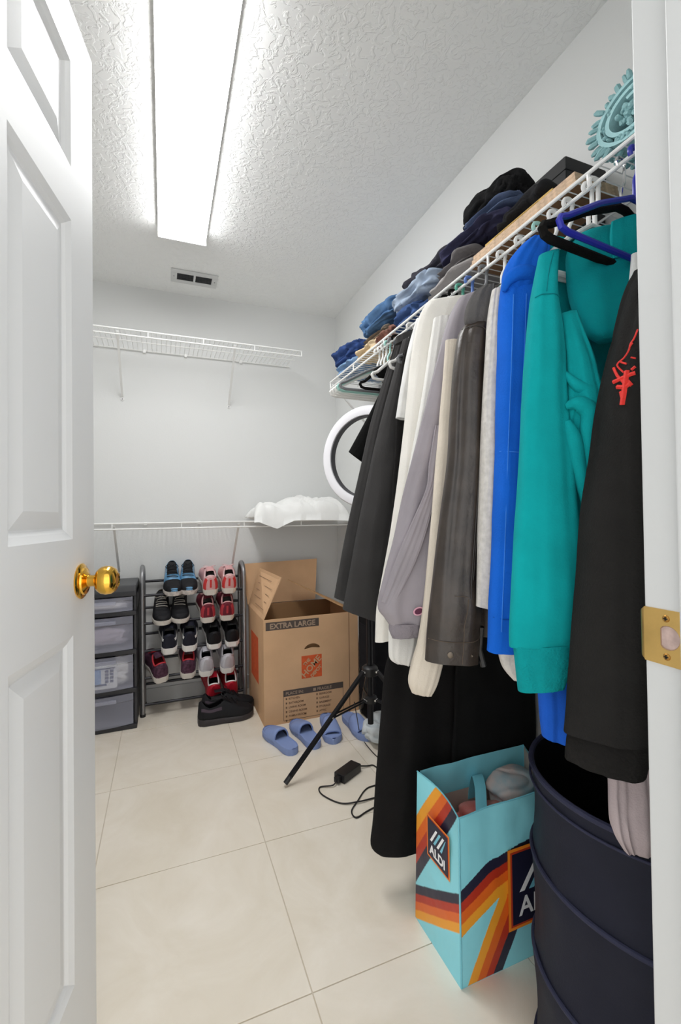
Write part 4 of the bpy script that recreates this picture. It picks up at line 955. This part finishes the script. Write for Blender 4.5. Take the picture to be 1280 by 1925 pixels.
def white_shirts():
    t = garment('long_sleeve_shirt', 'white long-sleeved shirt with the lower round hem, behind the windbreaker', 'shirt', (.6, 1.03, 1.1))
    m = fabric('white_cotton', 'e9e8e4', var=.04)
    Cloth([((0.644, 0.975, 1.577), (0.689, 0.958, 1.582)), ((0.609, 0.987, 1.359), (0.665, 0.965, 1.359)), ((0.573, 0.998, 1.170), (0.642, 0.971, 1.169)), ((0.541, 1.009, 0.969), (0.613, 0.981, 0.968)), ((0.525, 1.012, 0.837), (0.597, 0.984, 0.836)), ((0.521, 1.012, 0.764), (0.591, 0.985, 0.763)), ((0.523, 1.012, 0.723), (0.580, 0.990, 0.717)), ((0.538, 1.006, 0.708), (0.573, 0.993, 0.701))], [.014, .018, .018, .018, .018, .018, .014, .006], fold=.003, seed=57).obj('sleeve', m, t)
    torso(1.03, .80, m, t, xl=.70, seed=58)
    t = garment('long_sleeve_shirt', 'ivory long-sleeved shirt with the square hem, beside the charcoal trousers', 'shirt', (.62, 1.1, 1.1))
    m = fabric('ivory_cotton', 'ebe8e1', var=.04)
    Cloth([((0.662, 1.026, 1.647), (0.762, 0.987, 1.662)), ((0.634, 1.032, 1.599), (0.734, 0.993, 1.604)), ((0.612, 1.037, 1.485), (0.710, 0.999, 1.483)), ((0.596, 1.041, 1.343), (0.682, 1.007, 1.342)), ((0.575, 1.048, 1.174), (0.653, 1.018, 1.173)), ((0.552, 1.057, 1.021), (0.622, 1.030, 1.020)), ((0.525, 1.065, 0.882), (0.590, 1.039, 0.881)), ((0.516, 1.069, 0.826), (0.572, 1.047, 0.826)), ((0.513, 1.072, 0.747), (0.561, 1.053, 0.755))], [.016, .022, .024, .024, .022, .02, .018, .018, .016], fold=[.001, .003, .007, .008, .007, .006, .004, .003, .002], seed=60, freq=1.7).obj('sleeve', m, t)
    torso(1.08, .80, m, t, xl=.71, seed=61)
    t = garment('t_shirt', 'white T-shirt with short sleeve, half hidden behind the ivory shirt', 'shirt', (.66, 1.16, 1.4))
    Cloth([((0.658, 1.082, 1.623), (0.703, 1.064, 1.629)), ((0.632, 1.088, 1.533), (0.686, 1.067, 1.532)), ((0.613, 1.091, 1.443), (0.662, 1.072, 1.443)), ((0.597, 1.096, 1.346), (0.646, 1.077, 1.339))], [.012, .018, .02, .018], fold=.003, seed=63).obj('sleeve', fabric('tee_white2', 'e6e6e4'), t)
    torso(1.185, .86, fabric('tee_white2', 'e6e6e4'), t, xl=.72, seed=64)
white_shirts()
def black_shirt():
    t = garment('long_sleeve_shirt', 'black shirt filling the gap beside the charcoal trousers', 'shirt', (.66, 1.22, 1.1))
    m = fabric('black_cotton', '161616', bump=.3)
    Cloth([((0.666, 1.138, 1.586), (0.715, 1.119, 1.585)), ((0.643, 1.145, 1.399), (0.701, 1.122, 1.398)), ((0.630, 1.147, 1.245), (0.687, 1.125, 1.244)), ((0.616, 1.152, 1.061), (0.673, 1.130, 1.060)), ((0.596, 1.159, 0.893), (0.656, 1.136, 0.892)), ((0.583, 1.164, 0.762), (0.645, 1.140, 0.755))], [.012, .018, .02, .02, .02, .016], fold=.003, seed=66).obj('sleeve', m, t)
    torso(1.238, .75, m, t, xl=.73, seed=67)
black_shirt()
def trousers():
    t = garment('trousers', 'charcoal grey trousers clipped to a hanger, waistband button showing', 'trousers', (.66, 1.33, 1.1))
    m = fabric('charcoal_twill', '403f3f', var=.06, bump=.3)
    Cloth([((0.687, 1.210, 1.615), (0.732, 1.193, 1.624)), ((0.659, 1.219, 1.516), (0.714, 1.198, 1.515)), ((0.620, 1.233, 1.369), (0.693, 1.204, 1.368)), ((0.589, 1.244, 1.239), (0.680, 1.208, 1.238)), ((0.549, 1.259, 1.045), (0.660, 1.215, 1.043)), ((0.523, 1.269, 0.900), (0.642, 1.223, 0.898)), ((0.504, 1.278, 0.797), (0.623, 1.233, 0.750))], [.014, .024, .030, .032, .034, .034, .032], fold=.005, seed=70, freq=1.5).obj('leg', m, t)
    Cloth([((0.700, 1.285, 1.634), (0.749, 1.266, 1.643)), ((0.667, 1.298, 1.523), (0.721, 1.277, 1.523)), ((0.621, 1.315, 1.369), (0.690, 1.288, 1.368)), ((0.590, 1.326, 1.231), (0.665, 1.297, 1.230)), ((0.545, 1.345, 1.026), (0.631, 1.311, 1.025)), ((0.522, 1.356, 0.898), (0.608, 1.322, 0.889)), ((0.508, 1.362, 0.818), (0.591, 1.330, 0.786))], [.012, .020, .026, .028, .030, .030, .028], fold=.005, seed=71, freq=1.5).obj('leg', m, t)
    Cloth([((0.675, 1.231, 1.631), (0.761, 1.196, 1.666)), ((0.673, 1.232, 1.608), (0.758, 1.198, 1.640))], .016, fold=.001, seed=72, hollow=0).obj('waistband', m, t)
    q = Vector((0.705, 1.195, 1.618)); MB().lathe([(.006, -.001), (.007, .001), (.005, .003), (.0002, .002)], 14, Matrix.Translation(q) @ Vector((0, 0, 1)).rotation_difference(Vector((-.4, -.9, 0))).to_matrix().to_4x4()).obj('button', M_black, t)
trousers()
def black_tee():
    t = garment('t_shirt', 'black T-shirt whose short sleeve points out past the charcoal trousers', 'shirt', (.7, 1.47, 1.3))
    m = fabric('black_tee', '131313')
    Cloth([((0.700, 1.406, 1.498), (0.731, 1.395, 1.390)), ((0.660, 1.417, 1.418), (0.697, 1.404, 1.312)), ((0.597, 1.438, 1.300), (0.644, 1.420, 1.261))], [.012, .016, .014], fold=.002, seed=75).obj('sleeve', m, t)
    torso(1.445, .95, m, t, xl=.72, seed=76)
black_tee()
def long_coat():
    t = garment('long_coat', 'long black coat hanging almost to the floor behind the carrier bag', 'coat', (.75, 1.13, .9))
    m = fabric('black_wool', '1d1c1c', var=.08, bump=.4)
    Y1 = 1.13
    c = Cloth([((.74, Y1, 1.62), (.86, Y1, 1.62)), ((.66, Y1, 1.57), (.95, Y1, 1.57)), ((.63, Y1, 1.45), (1.0, Y1, 1.45)), ((.60, Y1, 1.1), (1.02, Y1, 1.1)), ((0.614, 1.175, 0.735), (1.097, 1.175, 0.684)), ((0.590, 1.175, 0.631), (1.095, 1.175, 0.596)), ((0.574, 1.175, 0.496), (1.091, 1.175, 0.440)), ((0.558, 1.175, 0.348), (1.087, 1.175, 0.267)), ((0.548, 1.175, 0.215), (1.084, 1.175, 0.147)), ((0.541, 1.175, 0.142), (1.082, 1.175, 0.078)), ((0.564, 1.175, 0.112), (1.081, 1.175, 0.044))],
              [.008, .014, .018, .022, .026, .030, .034, .036, .036, .036, .032], fold=[0, .002, .006, .01, .010, .013, .014, .014, .013, .012, .010], seed=80, freq=2.6, n=96, wr=.002)
    c.obj('body', m, t)
    c.stroke([(-.05, .42), (-.06, .6), (-.05, .8), (-.05, .97)], .002, 'pleat_edge', fabric('coat_edge', '121212'), t)
def black_dress():
    t = garment('dress', 'black dress hanging at the wall behind the carrier bag and hamper', 'dress', (.95, 1.10, .9))
    m = fabric('black_crepe', '181818', bump=.3)
    Cloth([((.76, 1.106, 1.61), (.85, 1.106, 1.61)), ((.74, 1.106, 1.5), (1.0, 1.106, 1.5)), ((.80, 1.106, 1.1), (1.06, 1.10, 1.1)), ((0.791, 1.100, 0.703), (1.073, 1.100, 0.704)), ((0.780, 1.100, 0.567), (1.078, 1.100, 0.554)), ((0.770, 1.100, 0.416), (1.078, 1.100, 0.389)), ((0.764, 1.100, 0.281), (1.071, 1.100, 0.259)), ((0.766, 1.100, 0.220), (1.065, 1.100, 0.194))], [.005, .008, .012, .015, .016, .016, .016, .013], fold=[0, .001, .003, .004, .004, .004, .004, .003], seed=83, freq=2.2).obj('body', m, t)
long_coat()
black_dress()

# hangers, near to far
hanger('royal blue plastic hanger, empty, closest to the doorway', .558, h_blue, yaw=.10)
hanger('black velvet hanger, empty, just behind the royal blue one', .584, h_vel, yaw=.10, style='velvet', w=.44)
for y, m, lab in ((.425, hw, 'white plastic hanger holding the black sweatshirt'), (.640, hw, 'white plastic hanger under the teal hood'), (.654, hw, 'white plastic hanger with its hook leaning, behind the teal hood'), (.702, hw, 'white plastic hanger in the royal blue sweatshirt'),
                  (.742, hw, 'white plastic hanger inside the bright blue hoodie'), (.786, h_teal, 'pale mint hanger inside the heather sweatshirt'), (.842, hw, 'white plastic hanger inside the leather jacket'), (.905, hw, 'white hanger inside the cream sweatshirt'),
                  (.975, hgr, 'grey plastic hanger inside the windbreaker'), (1.035, hb, 'light blue plastic hanger inside the white round-hemmed shirt'), (1.078, hg, 'green plastic hanger inside the ivory shirt'), (1.19, hgr, 'grey hanger inside the half hidden white T-shirt'),
                  (1.243, hw, 'white hanger inside the black gap shirt'), (1.47, h_vel, 'black hanger inside the black T-shirt'), (1.15, h_vel, 'black hanger carrying the long black coat'), (1.112, h_vel, 'black hanger carrying the black dress')):
    hanger(lab, y, m, w=.29)
hanger('broad white clip hanger carrying the charcoal trousers', 1.36, hw, w=.30)
for k, (y, m, lab) in enumerate(((1.50, hgr, 'empty grey hanger, first beyond the trousers'), (1.53, h_teal, 'empty mint hanger beyond the trousers'), (1.56, hw, 'empty white hanger next to the mint one'), (1.59, hw, 'empty white hanger in the middle of the far bunch'), (1.62, hw, 'empty white hanger at the far end of the bunch'))):
    hanger(lab, y, m, yaw=.02*k)

# ------------------------------------------------------------------ folded clothes on the right shelf
ZS = 1.770
def den(n, c, v=.25): return fabric('denim_'+n, c, var=v, vscale=16, bump=.5, bscale=500)
GF = 'folded clothes on the right wall shelf'
FD = [
 ('folded_jeans', 'light blue jeans under the navy bundle at the far shelf end', 'jeans', (.815, 1.90, ZS), (1.08, 2.17, ZS+.062), den('light', '7d9cc0')),
 ('folded_jeans', 'dark navy jeans rolled on top at the far shelf end', 'jeans', (.825, 1.955, ZS+.064), (1.09, 2.215, ZS+.175), den('navy', '344a7c')),
 ('folded_shorts', 'sand coloured shorts folded at the shelf front', 'shorts', (.815, 1.70, ZS), (1.07, 1.89, ZS+.075), fabric('sand_cotton', 'd9c3a1')),
 ('folded_trousers', 'taupe trousers folded under the mid blue jeans', 'trousers', (.86, 1.66, ZS+.077), (1.08, 1.94, ZS+.118), fabric('taupe', '7b7166')),
 ('folded_jeans', 'mid blue jeans piled highest near the far end', 'jeans', (.85, 1.60, ZS+.12), (1.09, 1.93, ZS+.225), den('mid', '54769f')),
 ('folded_shirt', 'rust and brown shirt squeezed between two jeans', 'shirt', (.82, 1.56, ZS), (1.07, 1.69, ZS+.058), fabric('rust', '8a6357', var=.5, vscale=40)),
 ('folded_jeans', 'dark indigo jeans at the front edge of the shelf', 'jeans', (.815, 1.34, ZS), (1.06, 1.55, ZS+.085), den('indigo', '3f5785')),
 ('folded_jeans', 'pale washed jeans stacked over the indigo pair', 'jeans', (.83, 1.28, ZS+.087), (1.07, 1.57, ZS+.165), den('pale', 'a3b2c6')),
 ('folded_trousers', 'black charcoal trousers rolled on top of the pale jeans', 'trousers', (.90, 1.26, ZS+.168), (1.09, 1.60, ZS+.255), fabric('charcoal_roll', '3b3a42')),
 ('folded_sweater', 'light grey sweater folded at the front, below the dark grey one', 'sweater', (.815, 1.03, ZS), (1.06, 1.325, ZS+.055), fabric('grey_light', 'a09c9b')),
 ('folded_sweater', 'dark grey sweater folded on the light grey one', 'sweater', (.83, 1.06, ZS+.057), (1.06, 1.275, ZS+.115), fabric('grey_dark', '6e6b6c')),
 ('folded_shirt', 'khaki shirt with rolled collar standing up at the wall', 'shirt', (.985, 1.17, ZS+.168), (1.09, 1.255, ZS+.262), fabric('khaki', 'a8946e')),
 ('folded_jeans', 'navy jeans with purple stitching folded above the grey sweaters', 'jeans', (.84, .965, ZS+.118), (1.07, 1.25, ZS+.165), den('purple', '3b3b55')),
 ('folded_jeans', 'slate blue jeans lying on the purple stitched pair', 'jeans', (.87, .96, ZS+.167), (1.07, 1.165, ZS+.205), den('slate', '566380')),
]
for k, (nm, lab, cat, lo, hi, m) in enumerate(FD): folded(nm, lab, cat, lo, hi, m, GF, seed=30+k*3, amp=.019, freq=11)
blk_c = fabric('black_clothes', '1b1b1c', var=.15, bump=.4)
folded('crumpled_sweatpants', 'black sweatpants heaped highest against the wall', 'trousers', (.90, 1.00, ZS+.207), (1.09, 1.25, ZS+.325), blk_c, GF, seed=91, amp=.028, e=.7, layers=1)
folded('crumpled_jacket', 'black jacket crumpled behind the wooden boards', 'jacket', (.85, .80, ZS+.046), (.945, 1.0, ZS+.118), fabric('black_jacket', '232325', bump=.5), GF, seed=95, amp=.022, e=.6, layers=2)
def boards():
    wd = mat('board_face', '9b7350', .7, col2='8a6444', vscale=5); ed = mat('board_edge', 'c9ab8d', .7, var=.25, vscale=90)
    for k in range(3):
        z = ZS+.001+k*.0122; y0, y1, x0 = .69+.004*k, 1.04-.003*k, .812+.003*k
        t = thing('wooden_board', ('bottom', 'middle', 'top')[k]+' thin wooden board of the three stacked on the shelf', 'board', (x0, y0, z), 'wooden boards on the shelf')
        MB().box((x0+.001, y0, z), (x0+.13, y1, z+.0098), bevel=.0008).obj('board', wd, t)
        MB().box((x0, y0, z+.0002), (x0+.0012, y1, z+.0096)).obj('edge_band', ed, t)
        MB().box((x0, y0-.0006, z+.0002), (x0+.13, y0, z+.0096)).obj('edge_band', ed, t)
boards()
def folder():
    t = thing('paper_envelope', 'yellow manila envelope lying on the wooden boards', 'envelope', (.85, .9, ZS+.036))
    MB().box((.822, .76, ZS+.0365), (.90, .99, ZS+.0445), bevel=.002).obj('envelope', mat('manila', 'c9a558', .8), t)
    MB().box((.8215, .80, ZS+.0395), (.8225, .95, ZS+.0415)).obj('flap_edge', mat('manila_dark', '9b7c3c', .8), t)
folder()
def black_box():
    t = thing('storage_box', 'black flat-topped storage box on the shelf behind the boards', 'box', (1.02, .91, ZS+.001))
    MB().box((.955, .84, ZS+.001), (1.095, .985, ZS+.195), bevel=.004).obj('body', mat('black_card', '1a1a1b', .7, bump=.1), t)
    MB().box((.952, .837, ZS+.18), (1.097, .988, ZS+.214), bevel=.004).obj('lid', mat('black_card', '1a1a1b'), t)
black_box()
def bath_mat():
    t = thing('bath_mat', 'rolled aqua chenille bath mat at the near end of the shelf', 'mat', (.94, .53, ZS))
    m = fabric('aqua_backing', 'a9d3d6', bump=.3); mc = fabric('aqua_chenille', '95bfc2', bump=.8, bscale=150)
    cy, cz = .572, ZS+.068; x0, x1 = .822, 1.09
    def spir(a, lift=0):
        r = .030+.0085*a/math.pi*1.0+lift; return cy+r*math.cos(a)*1.12, cz+r*math.sin(a)*.80
    A0, A1 = .4*math.pi, 4.6*math.pi; N = 110
    outer = [spir(A0+(A1-A0)*k/N, .004) for k in range(N+1)]; inner = [spir(A0+(A1-A0)*k/N, -.004) for k in range(N+1)]
    MB().loft([[Vector((x, p[0], p[1])) for p in outer]+[Vector((x, p[0], p[1])) for p in reversed(inner)] for x in (x0, x1)]).obj('backing', m, t, auto=50)
    tuft = MB(); rnd = random.Random(5)
    def noodle(p, d, L, r):
        q = [p, p+d*L*.35, p+d*L*.75+Vector((rnd.uniform(-.003, .003), 0, rnd.uniform(-.003, .002))), p+d*L]
        tuft.tube(q, [r*.8, r, r, r*.45], 6)
    for row in range(9):
        x = x0+.006+row*(x1-x0-.01)/8
        for k in range(38):
            a = A1-2.1*math.pi+2.05*math.pi*k/37+rnd.uniform(-.07, .07); y, z = spir(a, .004)
            d = Vector((rnd.uniform(-.5, .1), math.cos(a), math.sin(a)*.9)).normalized()
            if z+d.z*.03 < ZS+.006: continue
            noodle(Vector((x+rnd.uniform(-.006, .006), y, z)), (d+Vector((0, rnd.uniform(-.25, .25), rnd.uniform(-.25, .25)))).normalized(), rnd.uniform(.014, .026), rnd.uniform(.0045, .0062))
    for k in range(40):                                  # tufts caught inside the roll, facing the open end
        a = rnd.uniform(0, 2*math.pi); rr = rnd.uniform(0, .030); p = Vector((x0+.012, cy+rr*math.cos(a)*1.1, cz+rr*math.sin(a)*.75))
        noodle(p, Vector((-1, rnd.uniform(-.4, .4), rnd.uniform(-.4, .4))).normalized(), rnd.uniform(.010, .018), .0055)
    for k in range(44):
        a = A0+(A1-A0)*.5+rnd.uniform(0, 1)*(A1-A0)*.42; y, z = spir(a, -.009)
        noodle(Vector((x0+.01, y, z)), Vector((-1, rnd.uniform(-.4, .4), rnd.uniform(-.4, .4))).normalized(), .012, .0042)
    tuft.obj('chenille_tufts', mc, t, kind='stuff')
bath_mat()

# ------------------------------------------------------------------ printed carrier bag
def carrier_bag():
    x0, x1, y0, y1, H = .621, 1.0, .872, 1.072, .385
    t = thing('carrier_bag', 'turquoise carrier bag with rainbow bands standing open on the floor', 'bag', ((x0+x1)/2, (y0+y1)/2, 0))
    mv = vcol_material('bag_print')
    T0 = lin('8fe0ee'); NV, RD, OR, YE = lin('23233a'), lin('b9341f'), lin('e4691f'), lin('f3a42c')
    bands = [YE, OR, RD, NV]; BW = [.023, .022, .020, .024]
    def ramp(d):          # d: distance outward from the yellow edge
        for c, w in zip(bands, BW):
            if d < w: return c
            d -= w
        return T0
    def seg(p, a, b):
        ax, ay = b[0]-a[0], b[1]-a[1]; L2 = ax*ax+ay*ay; s = max(0, min(1, ((p[0]-a[0])*ax+(p[1]-a[1])*ay)/L2))
        return math.hypot(p[0]-a[0]-s*ax, p[1]-a[1]-s*ay)
    def front(u, v):
        a, b, c = (0, .112), (.105, .178), (.018, .0)
        # inside the wedge a-b-c (open to the left edge) stays turquoise
        up = a[1]+(b[1]-a[1])*u/b[0]; lo = (u-c[0])/(b[0]-c[0])*b[1]
        if u < b[0] and lo < v < up: return T0
        d1, d2 = seg((u, v), (-.1, a[1]-.063), b), seg((u, v), b, (-.03, -.1))
        if u > .105:      # bands sweep up and over to the right
            d1 = abs(v-(.178+.35*(u-.105)-1.9*(u-.105)**2)) if v > .178 else d1
        return ramp(min(d1, d2))
    def side(w, v):
        e = .385+(w-.122)*(-.118/.078)             # upper diagonal bands
        dA = (e-v)*.55
        if dA < 0: cA = T0
        else: cA = ramp(dA*.92)
        top = .213-.64*w; dB = (v-(top-.089))
        if 0 <= dB: cB = ramp(dB)
        else: cB = T0
        return cA if cA is not T0 else cB
    def panel(name, fn, pos, U, n=210, k=200):
        v, f, cols = [], [], []
        for j in range(k+1):
            for i in range(n+1):
                u, w = U*i/n, H*j/k; v.append(pos(u, w)); cols.append(fn(u, w))
        for j in range(k):
            for i in range(n): a = j*(n+1)+i; f.append((a, a+1, a+n+2, a+n+1))
        mb = MB(); mb.add(v, f); o = mb.obj(name, mv, t)
        ca = o.data.color_attributes.new('print', 'FLOAT_COLOR', 'POINT')
        for i, c in enumerate(cols): ca.data[i].color = c
        return o
    def bulge(a, b): return .010*math.sin(math.pi*a)*math.sin(math.pi*b)
    def fx(u, w): return Vector((x0+u, y0-bulge(u/.379, w/H)+.004*noise.noise(Vector((u*18, w*14, 1)))*(w/H), w+.001+.006*math.sin(u*9)*(w/H)))
    def sx(u, w): return Vector((x0-bulge(u/.2, w/H)*.6+.014*math.sin(math.pi*u/.2)*(w/H)**3+.012*(w/H)*u/.2, y0+u, w+.001))
    panel('front_panel', front, fx, x1-x0); panel('side_panel', side, sx, y1-y0, n=130)
    panel('back_panel', lambda u, w: front(x1-x0-u, w), lambda u, w: Vector((x0+u+.02*(1-u/.379)*(w/H), y1+.004*noise.noise(Vector((u*15, w*12, 5))), w+.001)), x1-x0, n=60, k=60)
    panel('side_panel', side, lambda u, w: Vector((x1-.03*math.sin(math.pi*u/.2)*(w/H)**2, y0+u, w+.001)), y1-y0, n=60, k=60)
    inner = mat('bag_inner', 'b9a79c', .7); tq = mat('bag_turquoise', '78c9da', .5)
    for g in ([[Vector((x0+.004+.022*(1-i/10)*(j/4)+(x1-x0-.008)*i/10, y1-.005, H*j/4*.80)) for i in range(11)] for j in range(1, 5)], [[Vector((x1-.036*math.sin(math.pi*i/10)-.004, y0+.004+.19*i/10, H*j/4)) for i in range(11)] for j in range(1, 5)], [[sx(.004+.185*i/10, H*j/4*.98)+Vector((.005, 0, 0)) for i in range(11)] for j in range(1, 5)]):
        MB().loft(g, cap=False, closed=False).obj('lining', inner, t)
    MB().box((x0, y0, 0), (x1, y1, .002)).obj('base', tq, t)
    MB().tube([(x0, y0-.001, .004), (x0, y0-.001, H)], .0022, 6).obj('edge_binding', tq, t)
    MB().tube([fx(u, H-.0005) for u in [(x1-x0)*k/16 for k in range(17)]], .0018, 6).obj('edge_binding', tq, t)
    MB().tube([sx(u, H-.0005) for u in [.2*k/12 for k in range(13)]], .0018, 6).obj('edge_binding', tq, t)
    # handles
    for pts in ([(0.810, 1.066, 0.275), (0.813, 1.062, 0.321), (0.809, 1.045, 0.350), (0.784, 1.000, 0.347), (0.755, 0.960, 0.328), (0.734, 0.930, 0.312)], [(0.944, 1.066, 0.243), (0.951, 1.062, 0.302), (0.961, 1.040, 0.330), (0.946, 1.000, 0.325), (0.913, 0.980, 0.300)], [(0.751, 0.877, 0.341), (0.757, 0.878, 0.367), (0.793, 0.900, 0.358), (0.833, 0.930, 0.307), (0.866, 0.960, 0.238)]):
        q = spline(pts, 6); w = Vector((.017, 0, 0))
        MB().loft([[p-w, p+w, p+w+Vector((0, .0016, .0004)), p-w+Vector((0, .0016, .0004))] for p in q]).obj('handle', tq, t, auto=60)
    # logos
    nvy_, bor, wh, lb = mat('logo_navy', '191a33', .5), mat('logo_orange', 'f08a24', .5), mat('logo_white', 'f2f4f6', .5), mat('logo_blue', '7cc6dc', .5)
    def logo(org, xd, nd, w, h):
        org, xd, nd = Vector(org), Vector(xd), Vector(nd); z = Vector((0, 0, 1))
        def q(a, b, c, d, m, l, nm): MB().plate([org+xd*a+z*b+nd*l, org+xd*c+z*b+nd*l, org+xd*c+z*d+nd*l, org+xd*a+z*d+nd*l], nd, .0003).obj(nm, m, t, smooth=False)
        g = w*.07; q(-g, -g, w+g, h+g, bor, .0004, 'logo_border'); q(-g*.4, -g*.4, w+g*.4, h+g*.4, mat('logo_red', 'b93a1f', .5), .0009, 'logo_border'); q(0, 0, w, h, nvy_, .0014, 'logo_field')
        for k in range(4):
            a = w*(.12+.17*k); b = w*.09; sl = w*.30; s0, s1 = h*.44, h*(.86 if k < 3 else .86)
            MB().plate([org+xd*a+z*s0+nd*.0019, org+xd*(a+b)+z*s0+nd*.0019, org+xd*min(w*.92, a+b+sl)+z*s1+nd*.0019, org+xd*min(w*.9, a+sl)+z*s1+nd*.0019], nd, .0002).obj('logo_stripe', lb if k % 2 else wh, t, smooth=False)
        text_obj('logo_name', 'ALDI', w*.36, org+xd*w*.5+z*h*.11+nd*.0019, xd, z, wh, t, bold=.0012, align='CENTER')
    logo((x0+.138, y0-.0135, .108), (1, 0, 0), (0, -1, 0), .17, .165)
    logo((x0-.002, y0+.125, .222), (0, -1, 0), (-1, 0, 0), .085, .092)
carrier_bag()
folded('crumpled_carrier_bag', 'crumpled red and white carrier bag stuffed inside the turquoise bag', 'bag', (.66, .905, .10), (.95, 1.045, .305), mat('stuffed_bag', 'c98f86', .5, col2='a8352c', vscale=9), seed=61, amp=.018, e=.7, layers=2, freq=7)
folded('crumpled_cloth', 'turquoise cloth poking out of the carrier bag', 'cloth', (.82, .94, .27), (.96, 1.05, .375), mat('stuffed_teal', '4f9fb2', .6, col2='c4b3ad', vscale=10), seed=64, amp=.008, e=.8, layers=2, freq=6)

# ------------------------------------------------------------------ laundry hamper
def hamper():
    c = Vector((.85, .585, 0)); R, H = .21, .58
    t = thing('laundry_hamper', 'round navy fabric pop-up laundry hamper beside the doorway', 'hamper', c)
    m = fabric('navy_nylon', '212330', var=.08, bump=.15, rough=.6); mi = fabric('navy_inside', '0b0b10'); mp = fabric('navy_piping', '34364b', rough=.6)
    n = 96; rings = []
    for k in range(25):
        z = .001+(H-.001)*k/24
        rings.append([c+Vector((math.cos(a), math.sin(a), 0))*(R+.004*math.sin(z*38)*0-.006*abs(math.sin(math.pi*z/.195))+.0035*noise.noise(Vector((math.cos(a)*4, math.sin(a)*4, z*5))))+Vector((0, 0, z)) for a in [2*math.pi*i/n for i in range(n)]])
    mb = MB(); mb.loft(rings, cap=False); mb.obj('body', m, t, auto=80)
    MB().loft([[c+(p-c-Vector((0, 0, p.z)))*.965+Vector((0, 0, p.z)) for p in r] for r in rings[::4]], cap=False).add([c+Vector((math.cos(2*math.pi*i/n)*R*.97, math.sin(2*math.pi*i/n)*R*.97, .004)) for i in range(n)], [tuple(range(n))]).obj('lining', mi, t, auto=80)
    def ringt(z, r, tilt, nm, mm, rr): MB().tube([c+Vector((math.cos(a)*r, math.sin(a)*r, z+tilt*math.cos(a-math.radians(160)))) for a in [2*math.pi*i/n for i in range(n)]], rr, 8, loop=True).obj(nm, mm, t)
    ringt(H, R-.002, 0, 'rim', mp, .0055); ringt(H-.03, R+.0005, .004, 'piping', mp, .0025)
    ringt(.393, R, .018, 'piping', mp, .0045); ringt(.20, R, .02, 'piping', mp, .0045); ringt(.008, R, 0, 'piping', mp, .0045)
    for sg in (-1, 1):
        MB().tube(spline([c+Vector((sg*R, .05, H-.02)), c+Vector((sg*(R+.012), .04, H-.07)), c+Vector((sg*(R+.012), -.04, H-.07)), c+Vector((sg*R, -.05, H-.02))], 6), .006, 6).obj('handle', mp, t) if sg == 1 else None
hamper()
